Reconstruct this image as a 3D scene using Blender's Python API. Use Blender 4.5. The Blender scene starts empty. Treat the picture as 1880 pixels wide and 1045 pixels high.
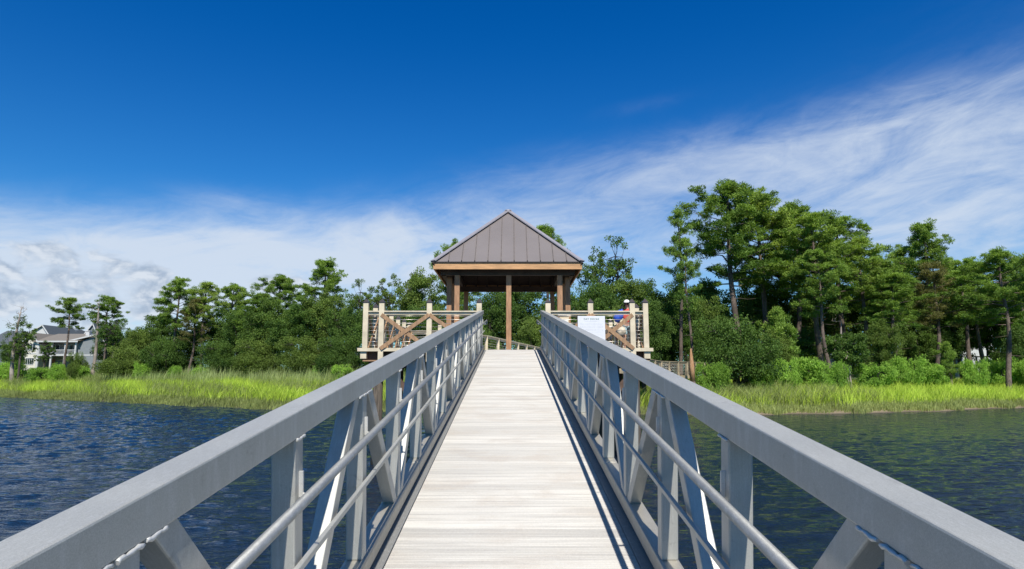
import bpy, bmesh, math, random
import numpy as np
from mathutils import Vector, Matrix
R = math.radians
SC = bpy.context.scene

# ------------------------------------------------------------------ camera, sky, sun, exposure
F = 1180.0; CX = 940.0; CY = 522.5; EYE = 2.6
PITCH = math.atan(169.5 / F)
SLOPE = PITCH - math.atan(19.5 / F)
cam = bpy.data.cameras.new('camera'); camo = bpy.data.objects.new('camera', cam); SC.collection.objects.link(camo)
cam.sensor_width = 36; cam.lens = F / 1880 * 36; cam.clip_start = 0.05; cam.clip_end = 6000
camo.location = (0, 0, EYE); camo.rotation_euler = (math.pi / 2 + PITCH, 0, 0)
SC.camera = camo
SC.view_settings.view_transform = 'Standard'; SC.view_settings.look = 'None'
SC.view_settings.exposure = 0.30; SC.view_settings.gamma = 1
SC.cycles.max_bounces = 8; SC.cycles.transparent_max_bounces = 8

SUNV = Vector((0.095, -0.80, 0.95)).normalized()
sun = bpy.data.lights.new('sun', 'SUN'); suno = bpy.data.objects.new('sun', sun); SC.collection.objects.link(suno)
sun.energy = 5.0; sun.angle = R(0.53); sun.color = (1.0, 0.94, 0.84)
suno.rotation_euler = SUNV.to_track_quat('Z', 'Y').to_euler()

def pdir(px, py):
    d = Vector(((px - CX) / F, 1.0, (CY - py) / F))
    c, s = math.cos(PITCH), math.sin(PITCH)
    return Vector((d.x, d.y * c - d.z * s, d.y * s + d.z * c)).normalized()
def azel(px, py):
    d = pdir(px, py); return math.atan2(d.x, d.y), math.asin(d.z)

def at(px, py, Y):                       # world point seen at a pixel of the photograph at depth Y
    d = pdir(px, py); k = Y / d.y
    return Vector((d.x * k, Y, EYE + d.z * k))
def XP(px, Y, z=None):
    fwd = Y * math.cos(PITCH) + ((z if z is not None else EYE) - EYE) * math.sin(PITCH)
    return (px - CX) / F * fwd
def ZP(py, Y): return at(CX, py, Y).z

class NT:
    def __init__(s, nt): s.nt = nt; nt.nodes.clear()
    def n(s, t, **kw):
        nd = s.nt.nodes.new(t)
        for k, v in kw.items():
            if k.startswith('i_'):
                nd.inputs[k[2:].replace('_', ' ')].default_value = v
            else: setattr(nd, k, v)
        return nd
    def l(s, a, b): s.nt.links.new(a, b)
    def m(s, op, a, b=None, c=None):
        nd = s.nt.nodes.new('ShaderNodeMath'); nd.operation = op
        for i, v in enumerate((a, b, c)):
            if v is None: continue
            if isinstance(v, (int, float)): nd.inputs[i].default_value = v
            else: s.l(v, nd.inputs[i])
        return nd.outputs[0]
    def ss(s, x, a, b):                  # smoothstep
        nd = s.nt.nodes.new('ShaderNodeMapRange'); nd.interpolation_type = 'SMOOTHSTEP'
        s.l(x, nd.inputs[0]); nd.inputs[1].default_value = a; nd.inputs[2].default_value = b
        return nd.outputs[0]
    def mix(s, f, a, b, bt='MIX'):
        nd = s.nt.nodes.new('ShaderNodeMix'); nd.data_type = 'RGBA'; nd.blend_type = bt
        for i, v in ((0, f), (6, a), (7, b)):
            if isinstance(v, (int, float)): nd.inputs[i].default_value = v
            elif isinstance(v, (tuple, list)): nd.inputs[i].default_value = tuple(v) + ((1,) if len(v) == 3 else ())
            else: s.l(v, nd.inputs[i])
        return nd.outputs[2]
    def noise(s, vec, scale, detail=4, rough=.5, dist=0.0, out='Fac'):
        nd = s.nt.nodes.new('ShaderNodeTexNoise'); nd.inputs['Scale'].default_value = scale
        nd.inputs['Detail'].default_value = detail; nd.inputs['Roughness'].default_value = rough
        nd.inputs['Distortion'].default_value = dist
        if vec is not None: s.l(vec, nd.inputs['Vector'])
        return nd.outputs[out]
    def mapping(s, vec, scale=(1, 1, 1), rot=(0, 0, 0), loc=(0, 0, 0)):
        nd = s.nt.nodes.new('ShaderNodeMapping'); s.l(vec, nd.inputs[0])
        nd.inputs[1].default_value = loc; nd.inputs[2].default_value = rot; nd.inputs[3].default_value = scale
        return nd.outputs[0]
    def ramp(s, x, pts):
        nd = s.nt.nodes.new('ShaderNodeValToRGB'); s.l(x, nd.inputs[0]); e = nd.color_ramp.elements
        while len(e) < len(pts): e.new(0.5)
        for i, (p, c) in enumerate(pts): e[i].position = p; e[i].color = tuple(c) + (1,)
        return nd.outputs[0]

# world: clear-sky model, deepened as through a polariser, with cirrus and low cumulus laid out by direction
W = bpy.data.worlds.new('World'); SC.world = W; W.use_nodes = True
t = NT(W.node_tree)
sky = t.n('ShaderNodeTexSky', sky_type='NISHITA', sun_disc=False)
sky.sun_elevation = math.asin(SUNV.z); sky.sun_rotation = math.atan2(SUNV.x, SUNV.y)
sky.altitude = 0; sky.air_density = 1.0; sky.dust_density = 0.0; sky.ozone_density = 2.5
tc = t.n('ShaderNodeTexCoord'); sep = t.n('ShaderNodeSeparateXYZ'); t.l(tc.outputs['Generated'], sep.inputs[0])
az = t.m('ARCTAN2', sep.outputs[0], sep.outputs[1]); el = t.m('ARCSINE', sep.outputs[2])
cmb = t.n('ShaderNodeCombineXYZ'); t.l(az, cmb.inputs[0]); t.l(el, cmb.inputs[1])
AE = cmb.outputs[0]
def blob(px, py, sx, sy, ang=0.0, amp=1.0, pw=1.0):
    a0, e0 = azel(px, py); c, s_ = math.cos(ang), math.sin(ang)
    dx = t.m('SUBTRACT', az, a0); dy = t.m('SUBTRACT', el, e0)
    u = t.m('ADD', t.m('MULTIPLY', dx, c), t.m('MULTIPLY', dy, s_))
    v = t.m('SUBTRACT', t.m('MULTIPLY', dy, c), t.m('MULTIPLY', dx, s_))
    u = t.m('DIVIDE', u, sx / F); v = t.m('DIVIDE', v, sy / F)
    r = t.m('ADD', t.m('MULTIPLY', u, u), t.m('MULTIPLY', v, v))
    return t.m('MULTIPLY', t.m('EXPONENT', t.m('MULTIPLY', r, -1.0)), amp)
def add(*xs):
    r = xs[0]
    for x in xs[1:]: r = t.m('ADD', r, x)
    return r
cov = add(blob(100, 560, 520, 100, 0.0, .8), blob(520, 490, 430, 90, 0.08, 1.05), blob(850, 430, 260, 62, .06, .35),
          blob(1150, 540, 420, 120, 0, .45),
          blob(1020, 350, 240, 60, .04, .28), blob(1640, 190, 200, 40, .1, .16), blob(1180, 310, 260, 60, .04, .30), blob(1420, 300, 260, 65, .0, .24), blob(1720, 270, 280, 90, .05, .36), blob(1830, 190, 220, 50, .0, .22), blob(1500, 240, 260, 40, .0, .16),
          blob(1450, 420, 520, 90, .0, .40), blob(1750, 420, 250, 80, -.1, .22), blob(430, 365, 90, 22, 0, .22), blob(1190, 190, 110, 16, .1, .16),
          blob(2400, 400, 500, 300, 0, .6), blob(-500, 520, 500, 120, 0, .7), blob(300, 450, 420, 50, .03, .3))
# wispy noise stretched along a slight tilt
mv = t.mapping(AE, scale=(1, 1, 1), rot=(0, 0, R(-7)))
mv = t.mapping(mv, scale=(2.6, 7.5, 1))
n1 = t.noise(mv, 1.6, 9, .62, 1.2)
mv2 = t.mapping(AE, rot=(0, 0, R(-9))); mv2 = t.mapping(mv2, scale=(6, 17, 1), loc=(3, 7, 0))
n2 = t.noise(mv2, 1.5, 8, .68, 2.0)
wis = t.m('ADD', t.m('MULTIPLY', t.m('SUBTRACT', n1, .5), 1.7), t.m('MULTIPLY', t.m('SUBTRACT', n2, .5), .7))
cir = t.m('MULTIPLY', cov, t.m('ADD', .82, t.m('MULTIPLY', wis, .85)))
cir = t.ss(cir, 0.03, 1.3)
# cumulus
cm = t.mapping(AE, scale=(9, 15, 1), loc=(1.3, .4, 0))
c1 = t.noise(cm, 2.6, 8, .55, .3)
cum_cov = add(blob(30, 470, 110, 26, -.1, 1), blob(150, 478, 80, 22, 0, .8), blob(238, 512, 75, 22, 0, 1.15), blob(60, 530, 140, 45, 0, .8),
              blob(180, 560, 150, 30, 0, .8), blob(520, 520, 60, 24, 0, .85))
cum = t.ss(t.m('ADD', t.m('MULTIPLY', t.m('MINIMUM', cum_cov, 1.0), .42), t.m('MULTIPLY', t.m('SUBTRACT', c1, .5), 1.5)), .20, .52)
c2 = t.noise(t.mapping(AE, scale=(9, 15, 1), loc=(1.3, .4 - .12, 0)), 2.6, 8, .55, .3)
lit = t.ss(t.m('SUBTRACT', c1, c2), -.14, .16)
skyc = t.n('ShaderNodeHueSaturation'); skyc.inputs['Saturation'].default_value = 1.25; skyc.inputs['Value'].default_value = 1.0
t.l(sky.outputs[0], skyc.inputs['Color'])
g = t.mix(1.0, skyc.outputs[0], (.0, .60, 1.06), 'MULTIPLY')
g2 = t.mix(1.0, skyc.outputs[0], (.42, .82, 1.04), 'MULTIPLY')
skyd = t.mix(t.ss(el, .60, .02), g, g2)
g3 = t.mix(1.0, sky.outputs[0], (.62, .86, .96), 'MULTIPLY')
skyd = t.mix(t.ss(el, .62, .95), skyd, g3)  # unseen overhead sky, tinted less blue to reduce the cast in shadows
SKYS = 0.095
cirrus_col = tuple(x / SKYS for x in (.53, .60, .70))
cum_l = tuple(x / SKYS for x in (.58, .63, .70)); cum_d = tuple(x / SKYS for x in (.27, .35, .47))
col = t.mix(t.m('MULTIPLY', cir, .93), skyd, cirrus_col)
cumc = t.mix(lit, cum_d, cum_l)
cum = t.m('MULTIPLY', cum, t.ss(cum_cov, .05, .5))
col = t.mix(t.m('MULTIPLY', cum, .85), col, cumc)
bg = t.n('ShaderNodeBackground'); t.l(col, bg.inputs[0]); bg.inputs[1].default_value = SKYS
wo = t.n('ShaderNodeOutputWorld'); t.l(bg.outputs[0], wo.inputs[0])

# ------------------------------------------------------------------ materials
MATS = {}
def mat(name, fn):
    m = bpy.data.materials.new(name); m.use_nodes = True
    t = NT(m.node_tree); b = t.n('ShaderNodeBsdfPrincipled'); o = t.n('ShaderNodeOutputMaterial')
    t.l(b.outputs[0], o.inputs[0]); tc = t.n('ShaderNodeTexCoord')
    fn(t, b, tc.outputs['Object'], o); MATS[name] = m; return m
def bump(t, b, h, strength, dist):
    nd = t.n('ShaderNodeBump'); nd.inputs['Strength'].default_value = strength; nd.inputs['Distance'].default_value = dist
    t.l(h, nd.inputs['Height']); t.l(nd.outputs[0], b.inputs['Normal'])
def simple(name, c, rough=.6, metal=0, var=.15, scale=8, stretch=(1, 1, 1), bmp=0, bd=.002, c2=None, spec=.5):
    def fn(t, b, co, o):
        v = t.mapping(co, scale=stretch)
        n = t.noise(v, scale, 6, .6)
        c2_ = c2 or tuple(x * (1 - 2 * var) for x in c)
        cc = t.mix(t.ss(n, .3, .7), c2_, tuple(min(1, x * (1 + var)) for x in c))
        t.l(cc, b.inputs['Base Color']); b.inputs['Roughness'].default_value = rough; b.inputs['Metallic'].default_value = metal
        b.inputs['Specular IOR Level'].default_value = spec
        if bmp: bump(t, b, t.noise(v, scale * 5, 5, .6), bmp, bd)
    return mat(name, fn)

def alum(t, b, co, o, base=(.41, .41, .375), met=.32):
    n = t.noise(co, 1.3, 5, .6); st = t.noise(t.mapping(co, scale=(60, 8, 2)), 3, 4, .6)
    fine = t.noise(co, 420, 3, .7); wh = t.noise(t.mapping(co, scale=(3, .8, 14)), 5, 6, .65, .6)
    c = t.mix(t.ss(n, .3, .7), tuple(x * .88 for x in base), tuple(min(1, x * 1.08) for x in base))
    c = t.mix(t.m('MULTIPLY', t.ss(st, .45, .75), .22), c, (.74, .75, .77))
    c = t.mix(t.m('MULTIPLY', t.ss(wh, .56, .72), .38), c, (.36, .34, .31))
    c = t.mix(.22, c, t.mix(t.ss(fine, .3, .7), (.22, .23, .22), (.80, .80, .76)))
    blot = t.noise(co, 14, 5, .65, .8); c = t.mix(t.m('MULTIPLY', t.ss(blot, .60, .74), .35), c, (.62, .62, .58)); c = t.mix(t.m('MULTIPLY', t.ss(blot, .40, .27), .4), c, (.22, .21, .19))
    t.l(c, b.inputs['Base Color']); b.inputs['Metallic'].default_value = met
    t.l(t.m("ADD", .38, t.m('MULTIPLY', n, .22)), b.inputs['Roughness'])
    bump(t, b, t.m('ADD', fine, t.m('MULTIPLY', st, .5)), .22, .0012)
mat('aluminium', alum)
mat('edge_metal', lambda t, b, co, o: alum(t, b, co, o, (.17, .17, .165), .2))
mat('pipe_metal', lambda t, b, co, o: alum(t, b, co, o, (.25, .26, .265), .65))
mat('weld_metal', lambda t, b, co, o: alum(t, b, co, o, (.62, .62, .60), .3))
def toe(t, b, co, o): alum(t, b, co, o, (.40, .36, .28), .45)
mat('worn_aluminium', toe)
def deckm(t, b, co, o):
    a = t.n('ShaderNodeAttribute', attribute_name='tint')
    n = t.noise(t.mapping(co, scale=(1.2, 2.2, 1)), 1.1, 6, .6, .4); f = t.noise(co, 130, 3, .7)
    pl = t.noise(t.mapping(co, scale=(.8, 42, 1)), 1.0, 3, .6)
    t_ = t.ss(a.outputs['Fac'], -.9, 0.0)
    c = t.mix(t.m('MAXIMUM', a.outputs['Fac'], 0.0), (.33, .317, .288), (.51, .492, .448))
    c = t.mix(t_, (.13, .12, .11), c)
    c = t.mix(t.m('MULTIPLY', t.ss(n, .46, .68), .5), c, (.30, .245, .19))
    c = t.mix(t.m('MULTIPLY', t.ss(pl, .40, .68), .65), c, (.21, .20, .185))
    sp = t.noise(co, 9, 3, .5)
    c = t.mix(t.m('MULTIPLY', t.ss(sp, .73, .78), .6), c, (.18, .15, .13))
    c = t.mix(.28, c, t.mix(f, (.2, .2, .2), (.9, .9, .9)))
    t.l(c, b.inputs['Base Color']); b.inputs['Metallic'].default_value = .05; b.inputs['Roughness'].default_value = .60; b.inputs['Specular IOR Level'].default_value = .10
    b.inputs['Anisotropic'].default_value = .92
    tv = t.n('ShaderNodeCombineXYZ'); tv.inputs[1].default_value = math.cos(SLOPE); tv.inputs[2].default_value = math.sin(SLOPE); t.l(tv.outputs[0], b.inputs['Tangent'])
    bump(t, b, f, .25, .001)
mat('deck_aluminium', deckm)
simple('cream_paint', (.62, .54, .39), .5, var=.10, scale=3, bmp=.1)
simple('tan_wood', (.34, .205, .11), .65, var=.16, scale=3, stretch=(6, 6, 1.2), bmp=.3)
simple('fascia_wood', (.52, .29, .13), .6, var=.14, scale=2, stretch=(1, 6, 8), bmp=.3)
simple('brown_wood', (.36, .20, .105), .65, var=.16, scale=3, stretch=(7, 7, 1), bmp=.3)
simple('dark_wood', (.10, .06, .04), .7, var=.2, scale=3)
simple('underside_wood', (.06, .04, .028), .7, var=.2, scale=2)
simple('dark_cap', (.07, .06, .065), .35, metal=.6, var=.1)
simple('roof_metal', (.215, .19, .185), .40, metal=.2, var=.035, scale=.6)
simple('seam_shade_metal', (.11, .095, .09), .5)  # darker than the roof: side shadows of the seams put into the colour
simple('roof_trim', (.40, .37, .38), .4, metal=.2, var=.05)
simple('dark_trim_and_shade', (.03, .025, .025), .5)
simple('cable_steel', (.60, .56, .50), .35, metal=.6, var=.05)
simple('piling_wood', (.085, .07, .055), .85, var=.3, scale=4, stretch=(4, 4, .6), bmp=.6, bd=.01)
simple('aged_rail', (.34, .28, .18), .75, var=.22, scale=3, bmp=.3)
simple('trim_paint', (.52, .53, .53), .6, var=.05)
simple('grey_wood', (.33, .30, .25), .8, var=.25, scale=2, stretch=(2, 2, 2), bmp=.4)
simple('white_paint', (.78, .78, .76), .5, var=.04)
simple('sign_board', (.66, .68, .72), .45, var=.02)
simple('green_ink', (.06, .16, .10), .6); simple('grey_ink', (.56, .58, .62), .6, var=.05)
def bark(name, c1, c2, sc=1.0):
    def fn(t, b, co, o):
        v = t.mapping(co, scale=(5 * sc, 5 * sc, 1.4 * sc)); n = t.noise(v, 3, 6, .7, .5)
        big = t.noise(co, .5, 3, .5)
        c = t.mix(t.ss(n, .35, .7), c1, c2); c = t.mix(t.ss(big, .35, .7), c, tuple(x * .6 for x in c1))
        t.l(c, b.inputs['Base Color']); b.inputs['Roughness'].default_value = .9; bump(t, b, n, .8, .04)
    mat(name, fn)
bark('pine_bark', (.10, .075, .06), (.27, .21, .17)); bark('oak_bark', (.045, .038, .03), (.13, .11, .09))
bark('dead_wood', (.24, .20, .17), (.50, .45, .40)); bark('broken_wood', (.35, .18, .08), (.55, .36, .20))
def leaf(name, dark, light, warm, tr=.34):
    m = bpy.data.materials.new(name); m.use_nodes = True; t = NT(m.node_tree)
    a = t.n('ShaderNodeAttribute', attribute_name='tint'); oi = t.n('ShaderNodeObjectInfo')
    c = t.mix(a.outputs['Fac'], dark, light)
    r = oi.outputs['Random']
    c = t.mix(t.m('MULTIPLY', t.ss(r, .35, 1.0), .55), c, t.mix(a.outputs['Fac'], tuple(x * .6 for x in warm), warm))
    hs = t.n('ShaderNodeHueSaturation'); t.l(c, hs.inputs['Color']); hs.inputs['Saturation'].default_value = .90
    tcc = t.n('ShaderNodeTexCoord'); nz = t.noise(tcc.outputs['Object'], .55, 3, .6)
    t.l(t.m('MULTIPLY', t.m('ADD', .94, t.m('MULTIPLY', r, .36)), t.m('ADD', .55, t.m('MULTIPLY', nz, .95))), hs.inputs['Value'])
    b = t.n('ShaderNodeBsdfPrincipled'); t.l(hs.outputs[0], b.inputs['Base Color'])
    b.inputs['Roughness'].default_value = .55; b.inputs['Specular IOR Level'].default_value = .12
    tl = t.n('ShaderNodeBsdfTranslucent'); t.l(t.mix(1.0, hs.outputs[0], (1.25, 1.3, .45), 'MULTIPLY'), tl.inputs[0])
    mx = t.n('ShaderNodeMixShader'); mx.inputs[0].default_value = tr
    t.l(b.outputs[0], mx.inputs[1]); t.l(tl.outputs[0], mx.inputs[2])
    o = t.n('ShaderNodeOutputMaterial'); t.l(mx.outputs[0], o.inputs[0]); MATS[name] = m
leaf('pine_needles', (.055, .135, .014), (.225, .350, .035), (.27, .34, .035))
leaf('oak_leaves', (.029, .076, .012), (.112, .205, .025), (.145, .190, .025))
leaf('bright_leaves', (.10, .22, .015), (.25, .45, .03), (.27, .45, .03))
leaf('brown_needles', (.085, .095, .025), (.21, .20, .06), (.22, .19, .06))
leaf('marsh_leaf', (.17, .27, .018), (.42, .55, .03), (.40, .53, .03), .40)
leaf('olive_leaf', (.14, .17, .05), (.31, .37, .10), (.31, .35, .11), .35)
leaf('reed_leaf', (.20, .27, .07), (.44, .52, .20), (.42, .48, .20), .4)

def groundm(t, b, co, o):
    n = t.noise(co, .25, 6, .6); n2 = t.noise(co, 3, 5, .6)
    h = t.n('ShaderNodeSeparateXYZ'); t.l(co, h.inputs[0])
    c = t.mix(t.ss(n, .35, .65), (.055, .075, .025), (.09, .11, .03))
    sx_ = t.ss(h.outputs[0], 8, 20)
    sand = t.mix(sx_, (.07, .06, .04), (.27, .215, .14))
    c = t.mix(t.ss(t.m('ADD', h.outputs[2], t.m('MULTIPLY', n2, .1)), .36, .2), c, sand)
    c = t.mix(t.ss(h.outputs[2], .1, -.02), c, (.10, .08, .05))
    t.l(c, b.inputs['Base Color']); b.inputs['Roughness'].default_value = .9; bump(t, b, n2, .8, .2)
mat('ground_soil', groundm)
def waterm(t, b, co, o):
    b.inputs['Base Color'].default_value = (.007, .015, .030, 1); b.inputs['Roughness'].default_value = .055
    b.inputs['IOR'].default_value = 1.333; b.inputs['Specular IOR Level'].default_value = .5
    w1 = t.noise(t.mapping(co, scale=(.75, 1.7, 1), rot=(0, 0, R(8))), 1.3, 3, .55, .6)
    w2 = t.noise(t.mapping(co, scale=(1.1, 2.4, 1), rot=(0, 0, R(-14))), 3.2, 4, .55, .8)
    w3 = t.noise(t.mapping(co, scale=(1, 1.8, 1), rot=(0, 0, R(25))), 12, 3, .5, .4)
    gust = t.noise(t.mapping(co, scale=(.5, 1, 1)), .09, 3, .5)
    h = t.m('ADD', t.m('MULTIPLY', w1, 1.0), t.m('ADD', t.m('MULTIPLY', w2, .42), t.m('MULTIPLY', w3, .09)))
    h = t.m('MULTIPLY', h, t.m('ADD', .7, t.m('MULTIPLY', gust, .7)))
    bump(t, b, h, 1.0, .12)
mat('water', waterm)
simple('siding_cream', (.62, .60, .52), .7, var=.03); simple('siding_grey', (.20, .225, .24), .7, var=.04, scale=2)
simple('siding_blue', (.12, .14, .16), .7, var=.04)
simple('shingle_brown', (.19, .17, .145), .85, var=.12, scale=12); simple('shingle_dark', (.075, .09, .105), .8, var=.12, scale=12)
simple('window_glass', (.03, .04, .05), .08, var=.1, scale=.5); simple('brick', (.30, .12, .08), .85, var=.2, scale=20)
simple('metal_roof_pale', (.45, .48, .50), .4, metal=.2); simple('navy_fabric', (.01, .025, .07), .8)
simple('skin', (.55, .33, .24), .5, var=.03); simple('coral_cloth', (.85, .10, .08), .8, var=.06, bmp=.3)
simple('blue_cloth', (.03, .11, .60), .75, var=.12, scale=14, bmp=.4); simple('white_cloth', (.75, .74, .72), .8, var=.05)
simple('black_cloth', (.015, .015, .02), .8); simple('pale_denim', (.36, .50, .56), .8, var=.06); simple('beige_cloth', (.62, .56, .45), .85, var=.1, scale=20)
simple('hair', (.05, .03, .02), .7); simple('pink_cloth', (.60, .20, .22), .8); simple('shoe_white', (.7, .7, .7), .6)

# ------------------------------------------------------------------ mesh helpers
COL = SC.collection
def tag(o, label=None, cat=None, group=None, kind=None):
    if label: o['label'] = label
    if cat: o['category'] = cat
    if group: o['group'] = group
    if kind: o['kind'] = kind
    return o
def empty(name, loc=(0, 0, 0), rot=(0, 0, 0), **k):
    o = bpy.data.objects.new(name, None); COL.objects.link(o); o.location = loc; o.rotation_euler = rot
    o.empty_display_size = .3; return tag(o, **k)
class MB:
    def __init__(s): s.v = []; s.f = []; s.mi = []; s.sm = []
    def poly(s, pts, m=0, smooth=False):
        b = len(s.v); s.v += [tuple(p) for p in pts]; s.f.append(tuple(range(b, b + len(pts)))); s.mi.append(m); s.sm.append(smooth)
    def faces(s, vs, fs, m=0, smooth=False):
        b = len(s.v); s.v += [tuple(p) for p in vs]
        for f in fs: s.f.append(tuple(b + i for i in f)); s.mi.append(m); s.sm.append(smooth)
    def box(s, a, b, m=0):
        x0, y0, z0 = a; x1, y1, z1 = b
        x0, x1 = min(x0, x1), max(x0, x1); y0, y1 = min(y0, y1), max(y0, y1); z0, z1 = min(z0, z1), max(z0, z1)
        s.faces([(x0, y0, z0), (x1, y0, z0), (x1, y1, z0), (x0, y1, z0), (x0, y0, z1), (x1, y0, z1), (x1, y1, z1), (x0, y1, z1)],
                [(0, 3, 2, 1), (4, 5, 6, 7), (0, 1, 5, 4), (1, 2, 6, 5), (2, 3, 7, 6), (3, 0, 4, 7)], m)
    def beam(s, p, q, w, h, up=(0, 0, 1), m=0):
        p = Vector(p); q = Vector(q); d = (q - p).normalized(); r = d.cross(Vector(up)).normalized(); u = r.cross(d)
        vs = [e + r * a * w / 2 + u * b * h / 2 for e in (p, q) for a, b in ((-1, -1), (1, -1), (1, 1), (-1, 1))]
        s.faces(vs, [(0, 1, 2, 3), (7, 6, 5, 4), (0, 4, 5, 1), (1, 5, 6, 2), (2, 6, 7, 3), (3, 7, 4, 0)], m)
    def tube(s, pts, rad, seg=8, m=0, cap=True):
        pts = [Vector(p) for p in pts]; n = len(pts)
        if not hasattr(rad, '__len__'): rad = [rad] * n
        b = len(s.v); ref = None
        for i, p in enumerate(pts):
            d = (pts[min(i + 1, n - 1)] - pts[max(i - 1, 0)]).normalized()
            if ref is None: ref = Vector((1, 0, 0)) if abs(d.x) < .8 else Vector((0, 1, 0))
            r = (ref - d * ref.dot(d)).normalized(); ref = r; u = d.cross(r)
            for k in range(seg):
                a = 2 * math.pi * k / seg; s.v.append(tuple(p + (r * math.cos(a) + u * math.sin(a)) * rad[i]))
        for i in range(n - 1):
            for k in range(seg):
                k2 = (k + 1) % seg
                s.f.append((b + i * seg + k, b + i * seg + k2, b + (i + 1) * seg + k2, b + (i + 1) * seg + k)); s.mi.append(m); s.sm.append(True)
        if cap:
            s.f.append(tuple(b + k for k in range(seg))[::-1]); s.mi.append(m); s.sm.append(False)
            s.f.append(tuple(b + (n - 1) * seg + k for k in range(seg))); s.mi.append(m); s.sm.append(False)
    def pyramid(s, cx, cy, z, w, h, m=0, base=.0):
        if base: s.box((cx - w / 2, cy - w / 2, z), (cx + w / 2, cy + w / 2, z + base), m); z += base
        w2 = w / 2 * .98
        s.faces([(cx - w2, cy - w2, z), (cx + w2, cy - w2, z), (cx + w2, cy + w2, z), (cx - w2, cy + w2, z), (cx, cy, z + h)],
                [(0, 1, 4), (1, 2, 4), (2, 3, 4), (3, 0, 4), (3, 2, 1, 0)], m)
    def build(s, name, mats, parent=None, bevel=0, **k):
        me = bpy.data.meshes.new(name)
        off = Vector((0, 0, 0))
        me.from_pydata(s.v, [], s.f); me.polygons.foreach_set('material_index', s.mi); me.polygons.foreach_set('use_smooth', s.sm)
        for m in ([mats] if isinstance(mats, str) else mats): me.materials.append(MATS[m])
        me.update()
        o = bpy.data.objects.new(name, me); COL.objects.link(o)
        if parent is not None:
            o.parent = parent
        if bevel:
            b = o.modifiers.new('bevel', 'BEVEL'); b.width = bevel; b.segments = 2; b.limit_method = 'ANGLE'
        return tag(o, **k)
def rebase(mb, root):                    # world coordinates -> coordinates of an unrotated root
    L = root.location; mb.v = [(x - L.x, y - L.y, z - L.z) for x, y, z in mb.v]; return mb
def copy_tree(o, parent=None, loc=None):
    c = o.copy(); COL.objects.link(c)
    if parent is not None: c.parent = parent
    if loc is not None: c.location = loc
    for ch in [x for x in o.children]: copy_tree(ch, c)
    return c

# ------------------------------------------------------------------ water and land
def lerp_tab(tab, x):
    if x <= tab[0][0]: a, b = tab[0], tab[1]
    elif x >= tab[-1][0]: a, b = tab[-2], tab[-1]
    else:
        for a, b in zip(tab, tab[1:]):
            if a[0] <= x <= b[0]: break
    return a[1] + (b[1] - a[1]) * (x - a[0]) / (b[0] - a[0])
SHORE = [(-600, 330), (-200, 158), (-115, 112), (-76, 92), (-42, 68), (-20, 53), (-6, 48.5), (8, 45.5), (18, 45), (30, 48.5), (46, 57), (70, 70), (120, 90), (600, 300)]
def shore(x): return lerp_tab(SHORE, x) + .5 * math.sin(x * .7) + .35 * math.sin(x * 1.9 + 1)
HT_R = [(-6, -.8), (0, -.03), (1.2, .16), (5, .40), (10, .8), (20, 1.25), (40, 1.5), (120, 1.9), (400, 2.6), (2500, 3.0)]
HT_L = [(-6, -.8), (0, -.03), (1.2, .16), (5, .40), (10, .7), (20, 1.3), (35, 2.1), (60, 2.5), (400, 3.0), (2500, 3.4)]
def gh(x, y):
    d = y - shore(x)
    w = min(1, max(0, (-x - 5) / 25)); return lerp_tab(HT_R, d) * (1 - w) + lerp_tab(HT_L, d) * w
def terrain():
    xs = list(np.arange(-130, 131, 2.0)); xs = [-2500, -1200, -600, -400, -300, -220, -170, -150] + xs + [150, 170, 220, 300, 400, 600, 1200, 2500]
    ds = [-6, -3, -1, 0, .6, 1.2, 2.5, 5, 7.5, 10, 14, 20, 27, 35, 48, 60, 90, 120, 200, 400, 900, 2500]
    v = []; f = []
    for d in ds:
        for x in xs:
            y = shore(x) + d; z = gh(x, y)
            if d > 2: z += .08 * math.sin(x * .8 + y * .5) + .05 * math.sin(x * 2.1 - y)
            v.append((x, y, z))
    n = len(xs)
    for i in range(len(ds) - 1):
        for j in range(n - 1): f.append((i * n + j, i * n + j + 1, (i + 1) * n + j + 1, (i + 1) * n + j))
    mb = MB(); mb.faces(v, f, 0, True); mb.build('ground', 'ground_soil', kind='structure')
terrain()
mb = MB(); mb.poly([(-3000, -400, -.13), (3000, -400, -.13), (3000, 3000, -.13), (-3000, 3000, -.13)]); mb.build('water', 'water', kind='structure')
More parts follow.
